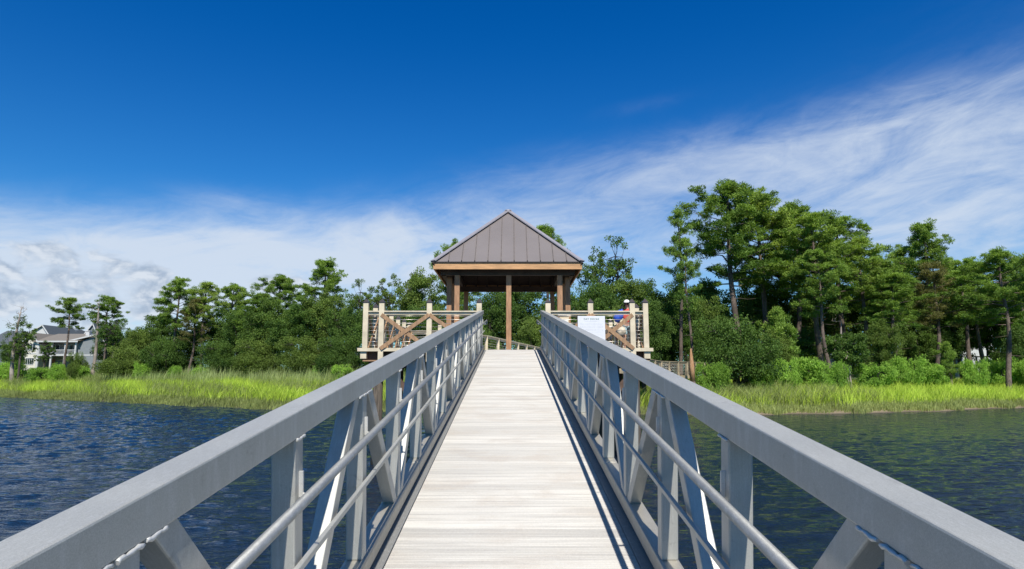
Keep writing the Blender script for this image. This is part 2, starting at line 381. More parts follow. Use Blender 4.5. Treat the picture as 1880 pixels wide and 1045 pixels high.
def waves():
    rs = np.random.RandomState(5); ys = [1.5]
    while ys[-1] < 130: ys.append(ys[-1] + max(.055, ys[-1] * .0055))
    ys = np.array(ys); nx = 620; u = np.linspace(-1, 1, nx)
    X = u[None, :] * (ys[:, None] * .98 + 3.0); Y = np.repeat(ys[:, None], nx, 1); Z = np.zeros_like(X)
    SH = .50 + .95 / (1 + np.exp(X / 5.0)); SH = SH * (.75 + .3 * np.sin(.05 * X + .09 * Y) * np.sin(.13 * X - .05 * Y))
    for i in range(64):
        lam = .22 * (1.45 / .22) ** rs.random(); th = math.radians(98) + rs.normal() * .42; k = 2 * math.pi / lam
        a_ = .0066 * lam ** .95 * rs.uniform(.6, 1.3); ph = rs.random() * 6.283
        wx = X + .5 * np.sin(.35 * Y + i) + .3 * np.sin(.5 * X + i * 2); p = k * (wx * math.cos(th) + Y * math.sin(th)) + ph
        px_sz = ys * ys / (1180 * 2.6) * 1.8; fade = np.clip(lam / (px_sz * 1.2), 0, 1)[:, None] ** 1
        Z += a_ * SH * (np.sin(p) + .25 * np.cos(2 * p)) * (.55 + .45 * np.sin(.11 * X + .07 * Y * (1 + i % 3) + i))
    V = np.stack([X, Y, Z], 2).reshape(-1, 3); ny = len(ys)
    ii = np.arange(ny * nx).reshape(ny, nx); q = np.stack([ii[:-1, :-1], ii[:-1, 1:], ii[1:, 1:], ii[1:, :-1]], 2).reshape(-1, 4)
    me = bpy.data.meshes.new('water'); me.vertices.add(len(V)); me.vertices.foreach_set('co', V.astype(np.float32).ravel())
    me.loops.add(len(q) * 4); me.loops.foreach_set('vertex_index', q.astype(np.int32).ravel()); me.polygons.add(len(q))
    me.polygons.foreach_set('loop_start', np.arange(0, len(q) * 4, 4, dtype=np.int32)); me.polygons.foreach_set('loop_total', np.full(len(q), 4, dtype=np.int32))
    me.polygons.foreach_set('use_smooth', np.ones(len(q), dtype=bool)); me.materials.append(MATS['water']); me.update(calc_edges=True)
    o = bpy.data.objects.new('water', me); COL.objects.link(o); tag(o, kind='structure')
waves()

# ------------------------------------------------------------------ gangway (ramp frame: x across, y along, z up from the deck)
oR = Vector((0, 0, EYE)) - Vector((0, -math.sin(SLOPE), math.cos(SLOPE))) * 1.62
gang = empty('gangway', oR, (SLOPE, 0, 0), label='long grey aluminium gangway with trussed handrail sides rising from the water to the pavilion deck', cat='gangway')
V0, V1, P0, DP, NP = -1.3, 18.93, 1.36, 1.125, 16
rng = random.Random(3)
def make_deck():
    v = []; f = []; tint = []
    pw = .1524; n = int((V1 - V0) / pw) + 1; seg = 5; rid = 6; rw = pw / rid
    for i in range(n):
        y0 = V0 + i * pw; dz = rng.uniform(-.0006, .0006); tn = min(1, max(0, rng.gauss(.55, .28)))
        b = len(v); m = rid * seg + 1
        for k in range(m):
            ph = (k % seg) / seg if k < m - 1 else 0; r = abs(math.sin(math.pi * (k % seg) / seg))
            y = y0 + .002 + (pw - .004) * k / (m - 1); z = dz - .008 * (1 - r)
            for x in (-.762, -.25, .25, .762): v.append((x, y, z)); tint.append(tn if r > .3 else (tn * .5 - .9 if k in (0, m - 1) else tn * .6 - .35))
        for k in range(m - 1):
            for c in range(3): f.append((b + k * 4 + c, b + k * 4 + c + 1, b + k * 4 + 5 + c, b + k * 4 + 4 + c))
    me = bpy.data.meshes.new('deck'); me.from_pydata(v, [], f)
    me.polygons.foreach_set('use_smooth', [True] * len(f)); me.materials.append(MATS['deck_aluminium'])
    a = me.attributes.new('tint', 'FLOAT', 'POINT'); a.data.foreach_set('value', tint)
    o = bpy.data.objects.new('deck', me); COL.objects.link(o); o.parent = gang
make_deck()
UI, UO = .83, .94
zc = dict(top=(1.07, 1.175))
for s in (-1, 1):
    m = MB(); m.box((s * UI, V0, 1.064), (s * UO, V1, 1.170)); m.build('top_rail', 'aluminium', gang, bevel=.006)
    m = MB()   # bottom chord with the joint
    m.box((s * (UI - .012), V0, .03), (s * UO, 5.72, .14)); m.box((s * (UI - .012), 5.726, .03), (s * UO, V1, .14)); m.build('bottom_rail', 'worn_aluminium', gang, bevel=.02)
    m = MB(); m.box((s * .767, V0, -.03), (s * .92, V1, .006)); m.build('edge_strip', 'edge_metal', gang, bevel=.003)
    m = MB(); pts = [(s * .75, V0, .876), (s * .75, V1 + .12, .876), (s * .75, V1 + .2, .85), (s * .75, V1 + .2, .79), (s * .76, V1 + .1, .77), (s * .80, V1 - .02, .77)]
    m.tube(pts, .0205, 12); m.build('handrail', 'pipe_metal', gang)
    m = MB(); m.beam((s * .812, V0, .578), (s * .812, V1, .578), .022, .028); m.build('lower_rail', 'aluminium', gang, bevel=.004)
    for k in range(-2, NP):
        y = P0 + DP * k + .0475
        if y < V0 + .05 or y > V1: continue
        m = MB(); m.box((s * (UI + .004), y - .0475, .14), (s * (UI + .099), y + .0475, 1.064)); m.build('truss_post', 'aluminium', gang, bevel=.007)
        m = MB(); m.box((s * (UI + .004), y - .006, .83), (s * (UI - .012), y + .006, .93))
        m.tube([(s * (UI - .006), y, .845), (s * .78, y, .822), (s * .752, y, .855)], .006, 6); m.build('handrail_bracket', 'weld_metal', gang)
        # weld beads along the joints at the head
        m = MB(); r2 = random.Random(k * 7 + s)
        if k < 6:
            pts = [(s * (UI - .001), y - .05 + .1 * j / 9, 1.060 + r2.uniform(-.0025, .0025)) for j in range(10)]
            m.tube(pts, [.0055 + r2.uniform(-.0015, .002) for _ in pts], 6)
            if k % 2 == 0:
                for sg in (-1, 1):
                    pts = [(s * (UI + .001), y + sg * (.062 + .088 * j / 9), 1.060 + r2.uniform(-.0025, .0025)) for j in range(10)]
                    m.tube(pts, [.0055 + r2.uniform(-.0015, .002) for _ in pts], 6)
            m.build('weld_bead', 'weld_metal', gang)
        if k < NP - 1:
            yt, yb = (y + .105, y + DP - .09) if k % 2 == 0 else (y + DP - .105, y + .09)
            m = MB(); m.beam((s * (UI + .05), yb, .10), (s * (UI + .05), yt, 1.12), .086, .082, up=(1, 0, 0))
            # clip the brace to the space between the chords
            m.build('truss_brace', 'aluminium', gang, bevel=.006)
m = MB()
for k in range(-1, NP):
    y = P0 + DP * k + .05; m.box((-.9, y - .035, -.13), (.9, y + .035, -.032))
for s in (-1, 1): m.box((s * .80, V0, -.14), (s * .925, V1, -.034))
m.build('under_frame', 'aluminium', gang)
m = MB(); m.box((-.80, V1 + .004, -.02), (.80, V1 + .30, -.008)); m.build('threshold_plate', 'deck_aluminium', gang)

# ------------------------------------------------------------------ pier platform
DZ = EYE + .80
plat = empty('pier_platform', (0, 19.3, DZ), label='raised wooden viewing deck on dark pilings at the top of the gangway', cat='platform')
def part(mb, name, mats, root, **k): return rebase(mb, root).build(name, mats, root, **k)
YF, YB, XL_, XR_ = 19.45, 27.9, 4.52, 4.12
m = MB()
i = 0; x = -XL_
while x < XR_ - .01:
    m.box((x + .003, YF - .1, DZ - .035), (min(x + .137, XR_), YB, DZ)); x += .14
part(m, 'deck_boards', 'grey_wood', plat)
for s, (xa, xb) in ((-1, (-XL_ - .1, -1.05)), (1, (1.05, XR_ + .1))):
    XS = XL_ if s < 0 else XR_
    m = MB(); m.box((xa, YF - .18, DZ - .045), (xb, YF - .02, DZ + .055)); part(m, 'rim_board', 'cream_paint', plat)
    m = MB(); m.box((s * (XS + .0), YF - .02, DZ - .045), (s * (XS + .12), YB, DZ + .055)); part(m, 'rim_board', 'cream_paint', plat)
    m = MB(); m.box((xa + .05 if s < 0 else xa, YF + .08, DZ - .30), (xb if s < 0 else xb - .05, YF + .14, DZ - .05)); part(m, 'fascia_beam', 'dark_wood', plat)
    m = MB(); m.box((s * (XS - .02), YF + .14, DZ - .30), (s * (XS + .05), YB, DZ - .05)); part(m, 'fascia_beam', 'dark_wood', plat)
    m = MB(); m.box((s * (XS - .16), YF - .12, DZ - .26), (s * (XS + .02), YF + .06, DZ - .047)); part(m, 'corner_block', 'cream_paint', plat)
    m = MB(); m.box((s * (XS - .55), YF - .1, DZ - .34), (s * (XS - .05), YF + .05, DZ - .302)); part(m, 'ledger', 'tan_wood', plat)
m = MB()
for k in range(14): m.box((-XL_ + .06, YF + .3 + k * .6, DZ - .28), (XR_ - .06, YF + .35 + k * .6, DZ - .04))
part(m, 'joists', 'dark_wood', plat)
for x in (-4.1, -1.5, 1.4, 3.75):
    for y in (YF + .45, 23.6, 27.4):
        m = MB(); m.tube([(x, y, -1.2), (x, y, DZ - .30)], [.17, .15], 12); part(m, 'piling', 'piling_wood', plat)
for y in (YF + .45, 23.6, 27.4):
    m = MB(); m.beam((-4.4, y, DZ - .40), (4.0, y, DZ - .40), .1, .2); part(m, 'cross_beam', 'dark_wood', plat)
for sx in (-1, 1):
    m = MB(); m.beam((sx * 3.75, YF + .25, DZ - .6), (sx * 1.5, YF + .25, .4), .06, .2); part(m, 'cross_brace', 'dark_wood', plat)

RT = ZP(571, 19.35)         # rail top
CT = ZP(556.5, 19.35)       # post top under the cap
PW = .155
def rail_run(name, pts, z0, label, caps=True, brace=True, cables=9, tall=None, face=1, drop=None, group=None, brace_side=-1, skip=(), rails=None, ztop=None):
    """posts at pts (x, y[, dz]); one thing"""
    root = empty(name, (pts[0][0], pts[0][1], z0), label=label, cat='railing')
    if group: root['group'] = group
    zt = (CT if tall is None else z0 + tall); rt = (RT if ztop is None else z0 + ztop)
    P = [(p[0], p[1], p[2] if len(p) > 2 else 0.0) for p in pts]
    for i, (x, y, dz) in enumerate(P):
        if i in skip: continue
        if drop is not None and drop[i]: lo = DZ - .36
        else: lo = z0 + .056 + dz
        m = MB(); m.box((x - PW / 2, y - PW / 2, lo), (x + PW / 2, y + PW / 2, zt + dz)); p = part(m, 'railing_post', 'cream_paint', root, bevel=.006)
        if caps:
            m = MB(); m.pyramid(x, y, zt + dz, PW * 1.16, PW * .78, base=.02); m2 = rebase(m, root).build('post_cap', 'dark_cap', p)
    for i in range(len(P) - 1):
        a, b = Vector(P[i]), Vector(P[i + 1]); d = (b - a); d.z = 0; dn = d.normalized()
        off = PW / 2
        za, zb = rt + P[i][2], rt + P[i + 1][2]
        A = Vector((a.x, a.y, 0)) + dn * off; B = Vector((b.x, b.y, 0)) - dn * off
        m = MB(); m.beam(A + Vector((0, 0, za - .018)), B + Vector((0, 0, zb - .018)), .15, .034)
        m.beam(A + Vector((0, 0, za - .075)), B + Vector((0, 0, zb - .075)), .045, .078); part(m, 'top_rail', 'cream_paint', root)
        z_lo = z0 + .06
        if cables:
            m = MB()
            for c in range(cables):
                fr = (c + .7) / cables
                m.tube([A + Vector((0, 0, z_lo + P[i][2] + (za - P[i][2] - .12 - z_lo) * fr)), B + Vector((0, 0, z_lo + P[i + 1][2] + (zb - P[i + 1][2] - .12 - z_lo) * fr))], .0075, 5)
            part(m, 'cable', 'cable_steel', root)
        if brace:
            nrm = Vector((-dn.y, dn.x, 0)) * brace_side * (PW / 2 + .022)
            z_t = za - .12; z_b = z0 + .03
            kinds = brace if isinstance(brace, str) else 'x'
            for kk in ('a', 'b'):
                if kinds == 'x' or kinds == kk:
                    n_ = nrm * (1 if kk == 'a' else 1.0)
                    p, q = ((z_b, z_t) if kk == 'a' else (z_t, z_b))
                    ex = .002 if kk == 'a' else -.024
                    n_ = Vector((-dn.y, dn.x, 0)) * brace_side * (PW / 2 + .022 + ex * .9)
                    m = MB(); m.beam(Vector((a.x, a.y, p)) + n_, Vector((b.x, b.y, q)) + n_, .036 if kk == 'a' else .034, .115, up=(0, 0, 1)); part(m, 'brace', 'tan_wood', root)
    return root
fy = 19.35
XL = [XP(698, fy), XP(786.5, fy), XP(879, fy)]; XR = [XP(1007, fy), XP(1086, fy), XP(1163.5, fy)]
cl, cr = XP(668.5, fy), XP(1188, fy)
rail_run('cable_railing', [(cl, fy), (XL[0], fy)], DZ, 'short railing bay at the left front corner of the pavilion deck', brace=False, skip=(1,))
rail_run('cable_railing', [(XL[0], fy), (XL[1], fy), (XL[2], fy)], DZ, 'cream front railing with crossed tan boards left of the gangway', drop=[1, 1, 1])
rail_run('cable_railing', [(XR[2], fy), (XR[1], fy), (XR[0], fy)], DZ, 'cream front railing behind the white notice board right of the gangway', drop=[1, 1, 1], brace_side=1)
rail_run('cable_railing', [(XR[2], fy), (cr, fy)], DZ, 'short railing bay at the right front corner of the pavilion deck', brace=False, skip=(0,))
ys = [fy + 1.38 * k for k in range(7)]
rail_run('cable_railing', [(cl, y) for y in ys], DZ, 'left side railing of the pavilion deck running back towards the trees', brace='x', skip=(0,), brace_side=-1)
rail_run('cable_railing', [(cr, y) for y in ys], DZ, 'right side railing of the pavilion deck behind the person', brace='x', skip=(0,), brace_side=1)
rail_run('cable_railing', [(cl, ys[-1]), (-3.1, ys[-1]), (-1.75, ys[-1])], DZ, 'back railing of the pavilion deck left of the boardwalk', brace='x', skip=(0,), caps=True)
rail_run('cable_railing', [(1.45, ys[-1]), (2.8, ys[-1]), (cr, ys[-1])], DZ, 'back railing of the pavilion deck right of the boardwalk', brace='x', caps=True, skip=(2,))

# ------------------------------------------------------------------ pavilion
PXC = -.14
pav = empty('pavilion', (PXC, 22.8, DZ), label='open timber pavilion with a grey standing-seam hip roof on the pier deck', cat='pavilion')
YE0, YE1, HW = 20.2, 25.3, 2.37
ZE = ZP(480.5, YE0); ZEB = ZP(494.3, YE0); YM = (YE0 + YE1) / 2; ZA = ZP(388, YM)
C4 = [(PXC - HW, YE0), (PXC + HW, YE0), (PXC + HW, YE1), (PXC - HW, YE1)]
ap = Vector((PXC, YM, ZA))
rf = MB()
rf.faces([(x, y, ZE) for x, y in C4] + [tuple(ap)] + [(x, y, ZE - .03) for x, y in C4], [(0, 1, 4), (1, 2, 4), (2, 3, 4), (3, 0, 4), (0, 5, 6, 1), (1, 6, 7, 2), (2, 7, 8, 3), (3, 8, 5, 0)])
roof = part(rf, 'roof', 'roof_metal', pav)
# seams
for face in range(4):
    a = Vector((*C4[face], ZE)); b = Vector((*C4[(face + 1) % 4], ZE)); L = (b - a).length; mid = (a + b) / 2
    for k in range(-12, 12):
        sx = (k + .5) * (L / 11.3)
        if abs(sx) > L / 2 - .05: continue
        lo = mid + (b - a).normalized() * sx; fr = 1 - abs(sx) / (L / 2)
        hi = lo + (ap - mid) * fr
        nrm = (b - a).cross(ap - a).normalized(); m = MB()
        m.beam(lo + nrm * .014, hi + nrm * .014, .018, .034, up=nrm)
        m.beam(lo + nrm * .016 - (ap - mid).normalized() * .03, lo + nrm * .012 + (ap - mid).normalized() * .03, .03, .05, up=nrm, m=1)
        rebase(m, pav).build('roof_seam', ['seam_shade_metal', 'dark_trim_and_shade'], roof)
for i in range(4):
    c = Vector((*C4[i], ZE)); out = (Vector((c.x, c.y, 0)) - Vector((PXC, YM, 0))).normalized()
    dr = (ap - c).normalized()
    m = MB(); m.beam(c - dr * .02 + Vector((0, 0, .035)), ap + Vector((0, 0, .035)), .23, .035, up=(0, 0, 1), m=0)
    m.beam(c - dr * .01 + Vector((0, 0, .008)), ap + Vector((0, 0, .005)), .19, .02, up=(0, 0, 1), m=1)  # dark strip painted in as the shadow line beneath the hip cap
    rebase(m, pav).build('hip_cap', ['roof_trim', 'dark_trim_and_shade'], roof)
m = MB(); m.tube([ap + Vector((0, 0, .03)), ap + Vector((0, 0, .065))], [.05, .03], 8); rebase(m, pav).build('finial', 'roof_trim', roof)
# soffit-less underside: dark boards
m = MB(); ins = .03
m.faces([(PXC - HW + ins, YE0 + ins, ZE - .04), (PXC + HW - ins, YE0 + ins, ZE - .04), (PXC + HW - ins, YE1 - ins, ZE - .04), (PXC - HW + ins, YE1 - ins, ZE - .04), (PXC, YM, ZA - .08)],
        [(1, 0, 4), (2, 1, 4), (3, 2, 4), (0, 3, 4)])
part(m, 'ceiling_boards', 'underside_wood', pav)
for k in range(4):
    (xa, ya), (xb, yb) = C4[k], C4[(k + 1) % 4]; a = Vector((xa, ya, 0)); b = Vector((xb, yb, 0)); d = (b - a).normalized(); inn = Vector((-d.y, d.x, 0))
    zc_ = (ZE - .035 + ZEB) / 2; h = ZE - .035 - ZEB
    e = .0 if k % 2 == 0 else .042
    m = MB(); m.beam(a + inn * .02 + d * e + Vector((0, 0, zc_)), b + inn * .02 - d * e + Vector((0, 0, zc_)), .04, h); part(m, 'fascia', 'fascia_wood', pav)
    m = MB(); m.beam(a - inn * .012 + Vector((0, 0, ZE - .018)), b - inn * .012 + Vector((0, 0, ZE - .018)), .05, .03); rebase(m, pav).build('drip_edge', 'dark_trim_and_shade', roof)
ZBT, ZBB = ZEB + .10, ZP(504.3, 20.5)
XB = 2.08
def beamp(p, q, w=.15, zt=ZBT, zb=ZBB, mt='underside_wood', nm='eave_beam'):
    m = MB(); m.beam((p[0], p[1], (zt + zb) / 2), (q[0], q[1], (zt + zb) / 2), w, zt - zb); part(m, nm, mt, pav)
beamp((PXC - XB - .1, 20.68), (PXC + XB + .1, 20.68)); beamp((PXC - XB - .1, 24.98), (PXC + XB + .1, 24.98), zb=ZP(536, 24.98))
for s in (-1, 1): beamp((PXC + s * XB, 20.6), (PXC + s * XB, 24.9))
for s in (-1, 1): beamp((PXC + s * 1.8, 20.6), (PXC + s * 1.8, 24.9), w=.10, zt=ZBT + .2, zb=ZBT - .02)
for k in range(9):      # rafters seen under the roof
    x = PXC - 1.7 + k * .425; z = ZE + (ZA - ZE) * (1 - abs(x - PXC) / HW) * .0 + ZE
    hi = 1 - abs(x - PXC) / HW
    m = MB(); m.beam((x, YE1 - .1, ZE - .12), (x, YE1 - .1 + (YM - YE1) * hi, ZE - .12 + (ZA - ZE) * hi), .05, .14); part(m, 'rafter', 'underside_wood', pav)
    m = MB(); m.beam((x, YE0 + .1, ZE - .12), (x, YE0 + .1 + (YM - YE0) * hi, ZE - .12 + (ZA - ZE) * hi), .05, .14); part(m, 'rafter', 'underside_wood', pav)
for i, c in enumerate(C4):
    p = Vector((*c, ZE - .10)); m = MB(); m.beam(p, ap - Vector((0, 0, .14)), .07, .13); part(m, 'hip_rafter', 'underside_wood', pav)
posts = [(934, 20.68), (838.5, 20.68), (1028.5, 20.68), (824, 21.17), (1043, 21.17), (855, 24.95), (1014.5, 24.95), (831, 22.6), (1033.5, 22.6)]
for px, y in posts:
    x = XP(px, y, EYE + 1.5); w = .165
    m = MB(); m.box((x - w / 2, y - w / 2, DZ + .004), (x + w / 2, y + w / 2, ZBB if y < 24 else ZP(536, 24.98))); part(m, 'post', 'brown_wood', pav, bevel=.008)

# ------------------------------------------------------------------ boardwalk beyond
def walk(name, pts, w, label, mt='cream_paint', sp=1.7):
    root = empty(name, (pts[0][0], pts[0][1], pts[0][2]), label=label, cat='boardwalk')
    for si, (a, b) in enumerate(zip(pts, pts[1:])):
        a, b = Vector(a), Vector(b)
        m = MB(); m.beam(a - Vector((0, 0, .025)), b - Vector((0, 0, .025)), w, .05); part(m, 'boardwalk_deck', 'grey_wood', root)
        d = (b - a); d.z = 0; dn = d.normalized(); nr = Vector((-dn.y, dn.x, 0))
        for s in (-1, 1):
            o = nr * s * (w / 2)
            m = MB(); m.beam(a + o - Vector((0, 0, .12)), b + o - Vector((0, 0, .12)), .05, .24); part(m, 'side_beam', mt, root)
            m = MB(); m.beam(a + o + Vector((0, 0, 1.05)), b + o + Vector((0, 0, 1.05)), .15, .04)
            m.beam(a + o + Vector((0, 0, .98)), b + o + Vector((0, 0, .98)), .04, .09); part(m, 'top_rail', mt, root)
            n = max(2, int((b - a).length / sp)); m2 = MB()
            for c in range(7): m2.tube([a + o + Vector((0, 0, .12 + c * .12)), b + o + Vector((0, 0, .12 + c * .12))], .007, 4)
            part(m2, 'cable', 'cable_steel', root)
            for k in range(n + 1):
                if si and k == 0: continue
                p = a + (b - a) * (k / n) + o
                m = MB(); m.box((p.x - .07, p.y - .07, p.z - .25), (p.x + .07, p.y + .07, p.z + 1.03)); part(m, 'railing_post', mt, root)
        n = max(2, int((b - a).length / 3.5))
        for k in range(n + 1):
            p = a + (b - a) * (k / n); g_ = gh(p.x, p.y) - .5
            for s in (-1, 1):
                q = p + nr * s * (w / 2 - .25)
                m = MB(); m.tube([(q.x, q.y, g_ - .5), (q.x, q.y, p.z - .05)], .13, 8); part(m, 'piling', 'piling_wood', root)
    return root
a0 = at(893, 616, 30.0); a1 = at(993, 638.5, 41.0)
dirv = Vector((a1.x - a0.x, 11.0, 0)).normalized(); nr = Vector((dirv.y, -dirv.x, 0))
w0 = a0 + nr * 1.7 - Vector((0, 0, 1.07)); w1 = a1 + nr * 1.7 - Vector((0, 0, 1.07))
ws = w0 - dirv * 2.1; ws.z = DZ - .01
c2 = at(1195, 689, 50); c3 = at(1335, 690, 56)
walk('boardwalk', [ws, w0, w1], 3.4, 'boardwalk leaving the back of the pavilion deck towards the wood')
walk('boardwalk', [Vector((w1.x + .6, w1.y + 1.2, w1.z - .05)), c2, c3], 1.8, 'boardwalk with weathered posts running between the pine trunks on the right bank', 'aged_rail', 1.05)
e1 = at(1660, 671, 84); e2 = at(1862, 668, 88); walk('boardwalk', [e1, e2], 1.6, 'far boardwalk railing under the tall trees at the right edge of the photo', 'aged_rail')
# cross braces of the far railing
# ------------------------------------------------------------------ things on the deck
fyn = fy - .13
s0 = at(1060.5, 580.5, fyn); s1 = at(1110.5, 580.5, fyn); zb = ZP(626, fyn)
sg = empty('notice_board', ((s0.x + s1.x) / 2, fyn, zb), label='white notice board headed DAY DOCKS fixed to the deck railing', cat='sign')
m = MB(); m.box((s0.x, fyn - .012, zb), (s1.x, fyn + .012, s0.z)); part(m, 'board', 'sign_board', sg, bevel=.004)
cx = (s0.x + s1.x) / 2
def text_part(body, size, x, z, matn, y=None, nm='lettering', root=None):
    cu = bpy.data.curves.new(nm, 'FONT'); cu.body = body; cu.size = size; cu.align_x = 'CENTER'; cu.extrude = .001; cu.space_character = 1.12
    tmp = bpy.data.objects.new(nm, cu); COL.objects.link(tmp)
    dg = bpy.context.evaluated_depsgraph_get(); me = bpy.data.meshes.new_from_object(tmp.evaluated_get(dg))
    bpy.data.objects.remove(tmp)
    me.transform(Matrix.Rotation(math.pi / 2, 4, 'X')); me.transform(Matrix.Translation(Vector((x, y, z)) - root.location))
    me.materials.clear(); me.materials.append(MATS[matn]); o = bpy.data.objects.new(nm, me); COL.objects.link(o); o.parent = root
text_part('DAY DOCKS', .075, cx, s0.z - .115, 'green_ink', y=fyn - .0145, root=sg)
m = MB(); r5 = random.Random(4)
z = s0.z - .165
x = cx - .19
while x < cx + .19:
    w_ = r5.uniform(.012, .03); m.box((x, fyn - .0145, z), (x + w_, fyn - .0125, z + .02)); x += w_ + .01
z -= .07
for row in range(7):
    x = s0.x + .07; xe = s1.x - .07 - r5.uniform(0, .1)
    while x < xe:
        w_ = r5.uniform(.02, .06); m.box((x, fyn - .0142, z), (x + w_, fyn - .0125, z + .009)); x += w_ + .012
    z -= .032 if row % 2 == 0 else .05
part(m, 'small_print', 'grey_ink', sg)

pb = empty('dock_pedestal', (XP(1036.5, 20.0), 20.0, DZ), label='cream box pedestal with a shallow white pyramid lid behind the right railing', cat='pedestal')
x = pb.location.x; zt = ZP(577.5, 20.0)
m = MB(); m.box((x - .15, 19.85, DZ + .003), (x + .15, 20.15, zt - .045)); part(m, 'box', 'cream_paint', pb, bevel=.01)
m = MB(); m.box((x - .19, 19.81, zt - .044), (x + .19, 20.19, zt)); m.pyramid(x, 20.0, zt, .36, .10); part(m, 'lid', 'white_paint', pb, bevel=.004)
m = MB(); m.box((x - .11, 19.842, DZ + .3), (x + .11, 19.849, zt - .15)); part(m, 'door', 'white_paint', pb)

# ------------------------------------------------------------------ people (skin modifier figures)
def skin_obj(name, verts, edges, radii, matn, parent, root=0, sub=2):
    me = bpy.data.meshes.new(name); me.from_pydata([tuple(v) for v in verts], edges, []); me.materials.append(MATS[matn])
    o = bpy.data.objects.new(name, me); COL.objects.link(o)
    bm = bmesh.new(); bm.from_mesh(me); sl = bm.verts.layers.skin.verify(); bm.verts.ensure_lookup_table()
    for i, r in enumerate(radii):
        bm.verts[i][sl].radius = r if hasattr(r, '__len__') else (r, r); bm.verts[i][sl].use_root = (i == root)
    bm.to_mesh(me); bm.free()
    md = o.modifiers.new('skin', 'SKIN'); md.use_smooth_shade = True; md.use_x_symmetry = False
    sb = o.modifiers.new('sub', 'SUBSURF'); sb.levels = 1; sb.render_levels = sub
    if parent: o.parent = parent
    return o
def ellipsoid(mb, c, r, m=0, nu=14, nv=10, ztop=1.0, zbot=-1.0):
    vs = []; fs = []
    for j in range(nv + 1):
        zz = zbot + (ztop - zbot) * j / nv; zz = max(-1, min(1, zz)); rr = math.sqrt(max(0, 1 - zz * zz))
        for i in range(nu): a = 2 * math.pi * i / nu; vs.append((c[0] + r[0] * rr * math.cos(a), c[1] + r[1] * rr * math.sin(a), c[2] + r[2] * zz))
    for j in range(nv):
        for i in range(nu): i2 = (i + 1) % nu; fs.append((j * nu + i, j * nu + i2, (j + 1) * nu + i2, (j + 1) * nu + i))
    mb.faces(vs, fs, m, True)
def person(loc, rz, label, H, pose, shirt, legs, capm, extra=None):
    root = empty('person', loc, (0, 0, rz), label=label, cat='person'); k = H / 1.75
    V = []; E = []; Rd = []
    def add_(p, r, parent=None):
        V.append(Vector(p) * k); Rd.append((r[0] * k, r[1] * k) if hasattr(r, '__len__') else r * k)
        if parent is not None: E.append((parent, len(V) - 1))
        return len(V) - 1
    lean = pose.get('lean', 0.0)          # forward lean (towards -y)
    def T(p):                             # lean the upper body about the hips
        x, y, z = p; z0 = .95; dz = z - z0; return (x, y * math.cos(lean) - dz * math.sin(lean), z0 + dz * math.cos(lean) + y * math.sin(lean))
    pel = add_((0, 0, .95), (.13, .10)); wa = add_(T((0, 0, 1.10)), (.12, .09), pel); ch = add_(T((0, 0, 1.30)), (.15, .105), wa)
    ne = add_(T((0, .0, 1.47)), .055, ch); nk = add_(T((0, -.01, 1.54)), .052, ne); hd = add_(T((0, -.02, 1.64)), (.078, .092), nk); add_(T((0, -.01, 1.73)), (.06, .07), hd)
    hand_pos = {}
    for s in (-1, 1):
        sh = add_(T((s * .17, 0, 1.41)), .055, ch)
        el_ = pose['elbow'][0 if s < 0 else 1]; wr = pose['wrist'][0 if s < 0 else 1]
        e = add_(el_, .04, sh); w = add_(wr, .028, e); d = (Vector(wr) - Vector(el_)).normalized()
        pm = Vector(wr) + d * .06; p = add_(pm, (.038, .018), w); hand_pos[s] = pm * k
        side = d.cross(Vector((0, 1, 0)));  side = side.normalized() if side.length > .1 else Vector((1, 0, 0))
        for q, ln in ((-.028, .065), (-.009, .078), (.010, .073), (.028, .058)):
            f1 = add_(pm + side * q + d * .045, .009, p); f2 = add_(pm + side * q * 1.1 + d * (.045 + ln * .55) + Vector((0, -.008, 0)), .008, f1); add_(pm + side * q * 1.1 + d * (.04 + ln * .9) + Vector((0, -.025, 0)), .007, f2)
        th = add_(pm - d * .03 + side * -.045 * s, .010, p); add_(pm + d * .01 + side * -.065 * s, .009, th)
        hp = add_((s * .09, 0, .88), .085, pel); kn = add_(pose['knee'][0 if s < 0 else 1], .055, hp); an = add_(pose['ankle'][0 if s < 0 else 1], .036, kn)
        ax = Vector(pose['ankle'][0 if s < 0 else 1]); he = add_(ax + Vector((0, .02, -.05)), .035, an); add_(ax + Vector((0, -.13, -.06)), (.04, .025), he)
    body = skin_obj('body', V, E, Rd, 'skin', root)
    # shirt over torso and upper arms
    V2 = []; E2 = []; R2 = []
    def a2(p, r, par=None):
        V2.append(Vector(p) * k); R2.append((r[0] * k, r[1] * k) if hasattr(r, '__len__') else r * k)
        if par is not None: E2.append((par, len(V2) - 1))
        return len(V2) - 1
    c = a2(T((0, 0, .97)), (.155, .125)); c1 = a2(T((0, 0, 1.12)), (.145, .112), c); c2_ = a2(T((0, 0, 1.31)), (.172, .125), c1); a2(T((0, 0, 1.455)), .072, c2_)
    for s in (-1, 1):
        sh = a2(T((s * .175, 0, 1.41)), .07, c2_); el_ = Vector(pose['elbow'][0 if s < 0 else 1]); s0_ = Vector(T((s * .175, 0, 1.41))); a2(s0_ + (el_ - s0_) * .65, .062, sh)
    skin_obj('shirt', V2, E2, R2, shirt, root)
    V3 = []; E3 = []; R3 = []
    c = len(V3); V3.append(Vector((0, 0, .97)) * k); R3.append((.145 * k, .115 * k))
    for s in (-1, 1):
        hp = len(V3); V3.append(Vector((s * .09, 0, .87)) * k); R3.append(.105 * k); E3.append((0, hp))
        kn = Vector(pose['knee'][0 if s < 0 else 1]); h0 = Vector((s * .09, 0, .87)); q = h0 + (kn - h0) * pose.get('short', .75)
        V3.append(q * k); R3.append(.085 * k); E3.append((hp, hp + 1))
    skin_obj('shorts', V3, E3, R3, legs, root)
    hc = Vector(T((0, -.02, 1.655))) * k
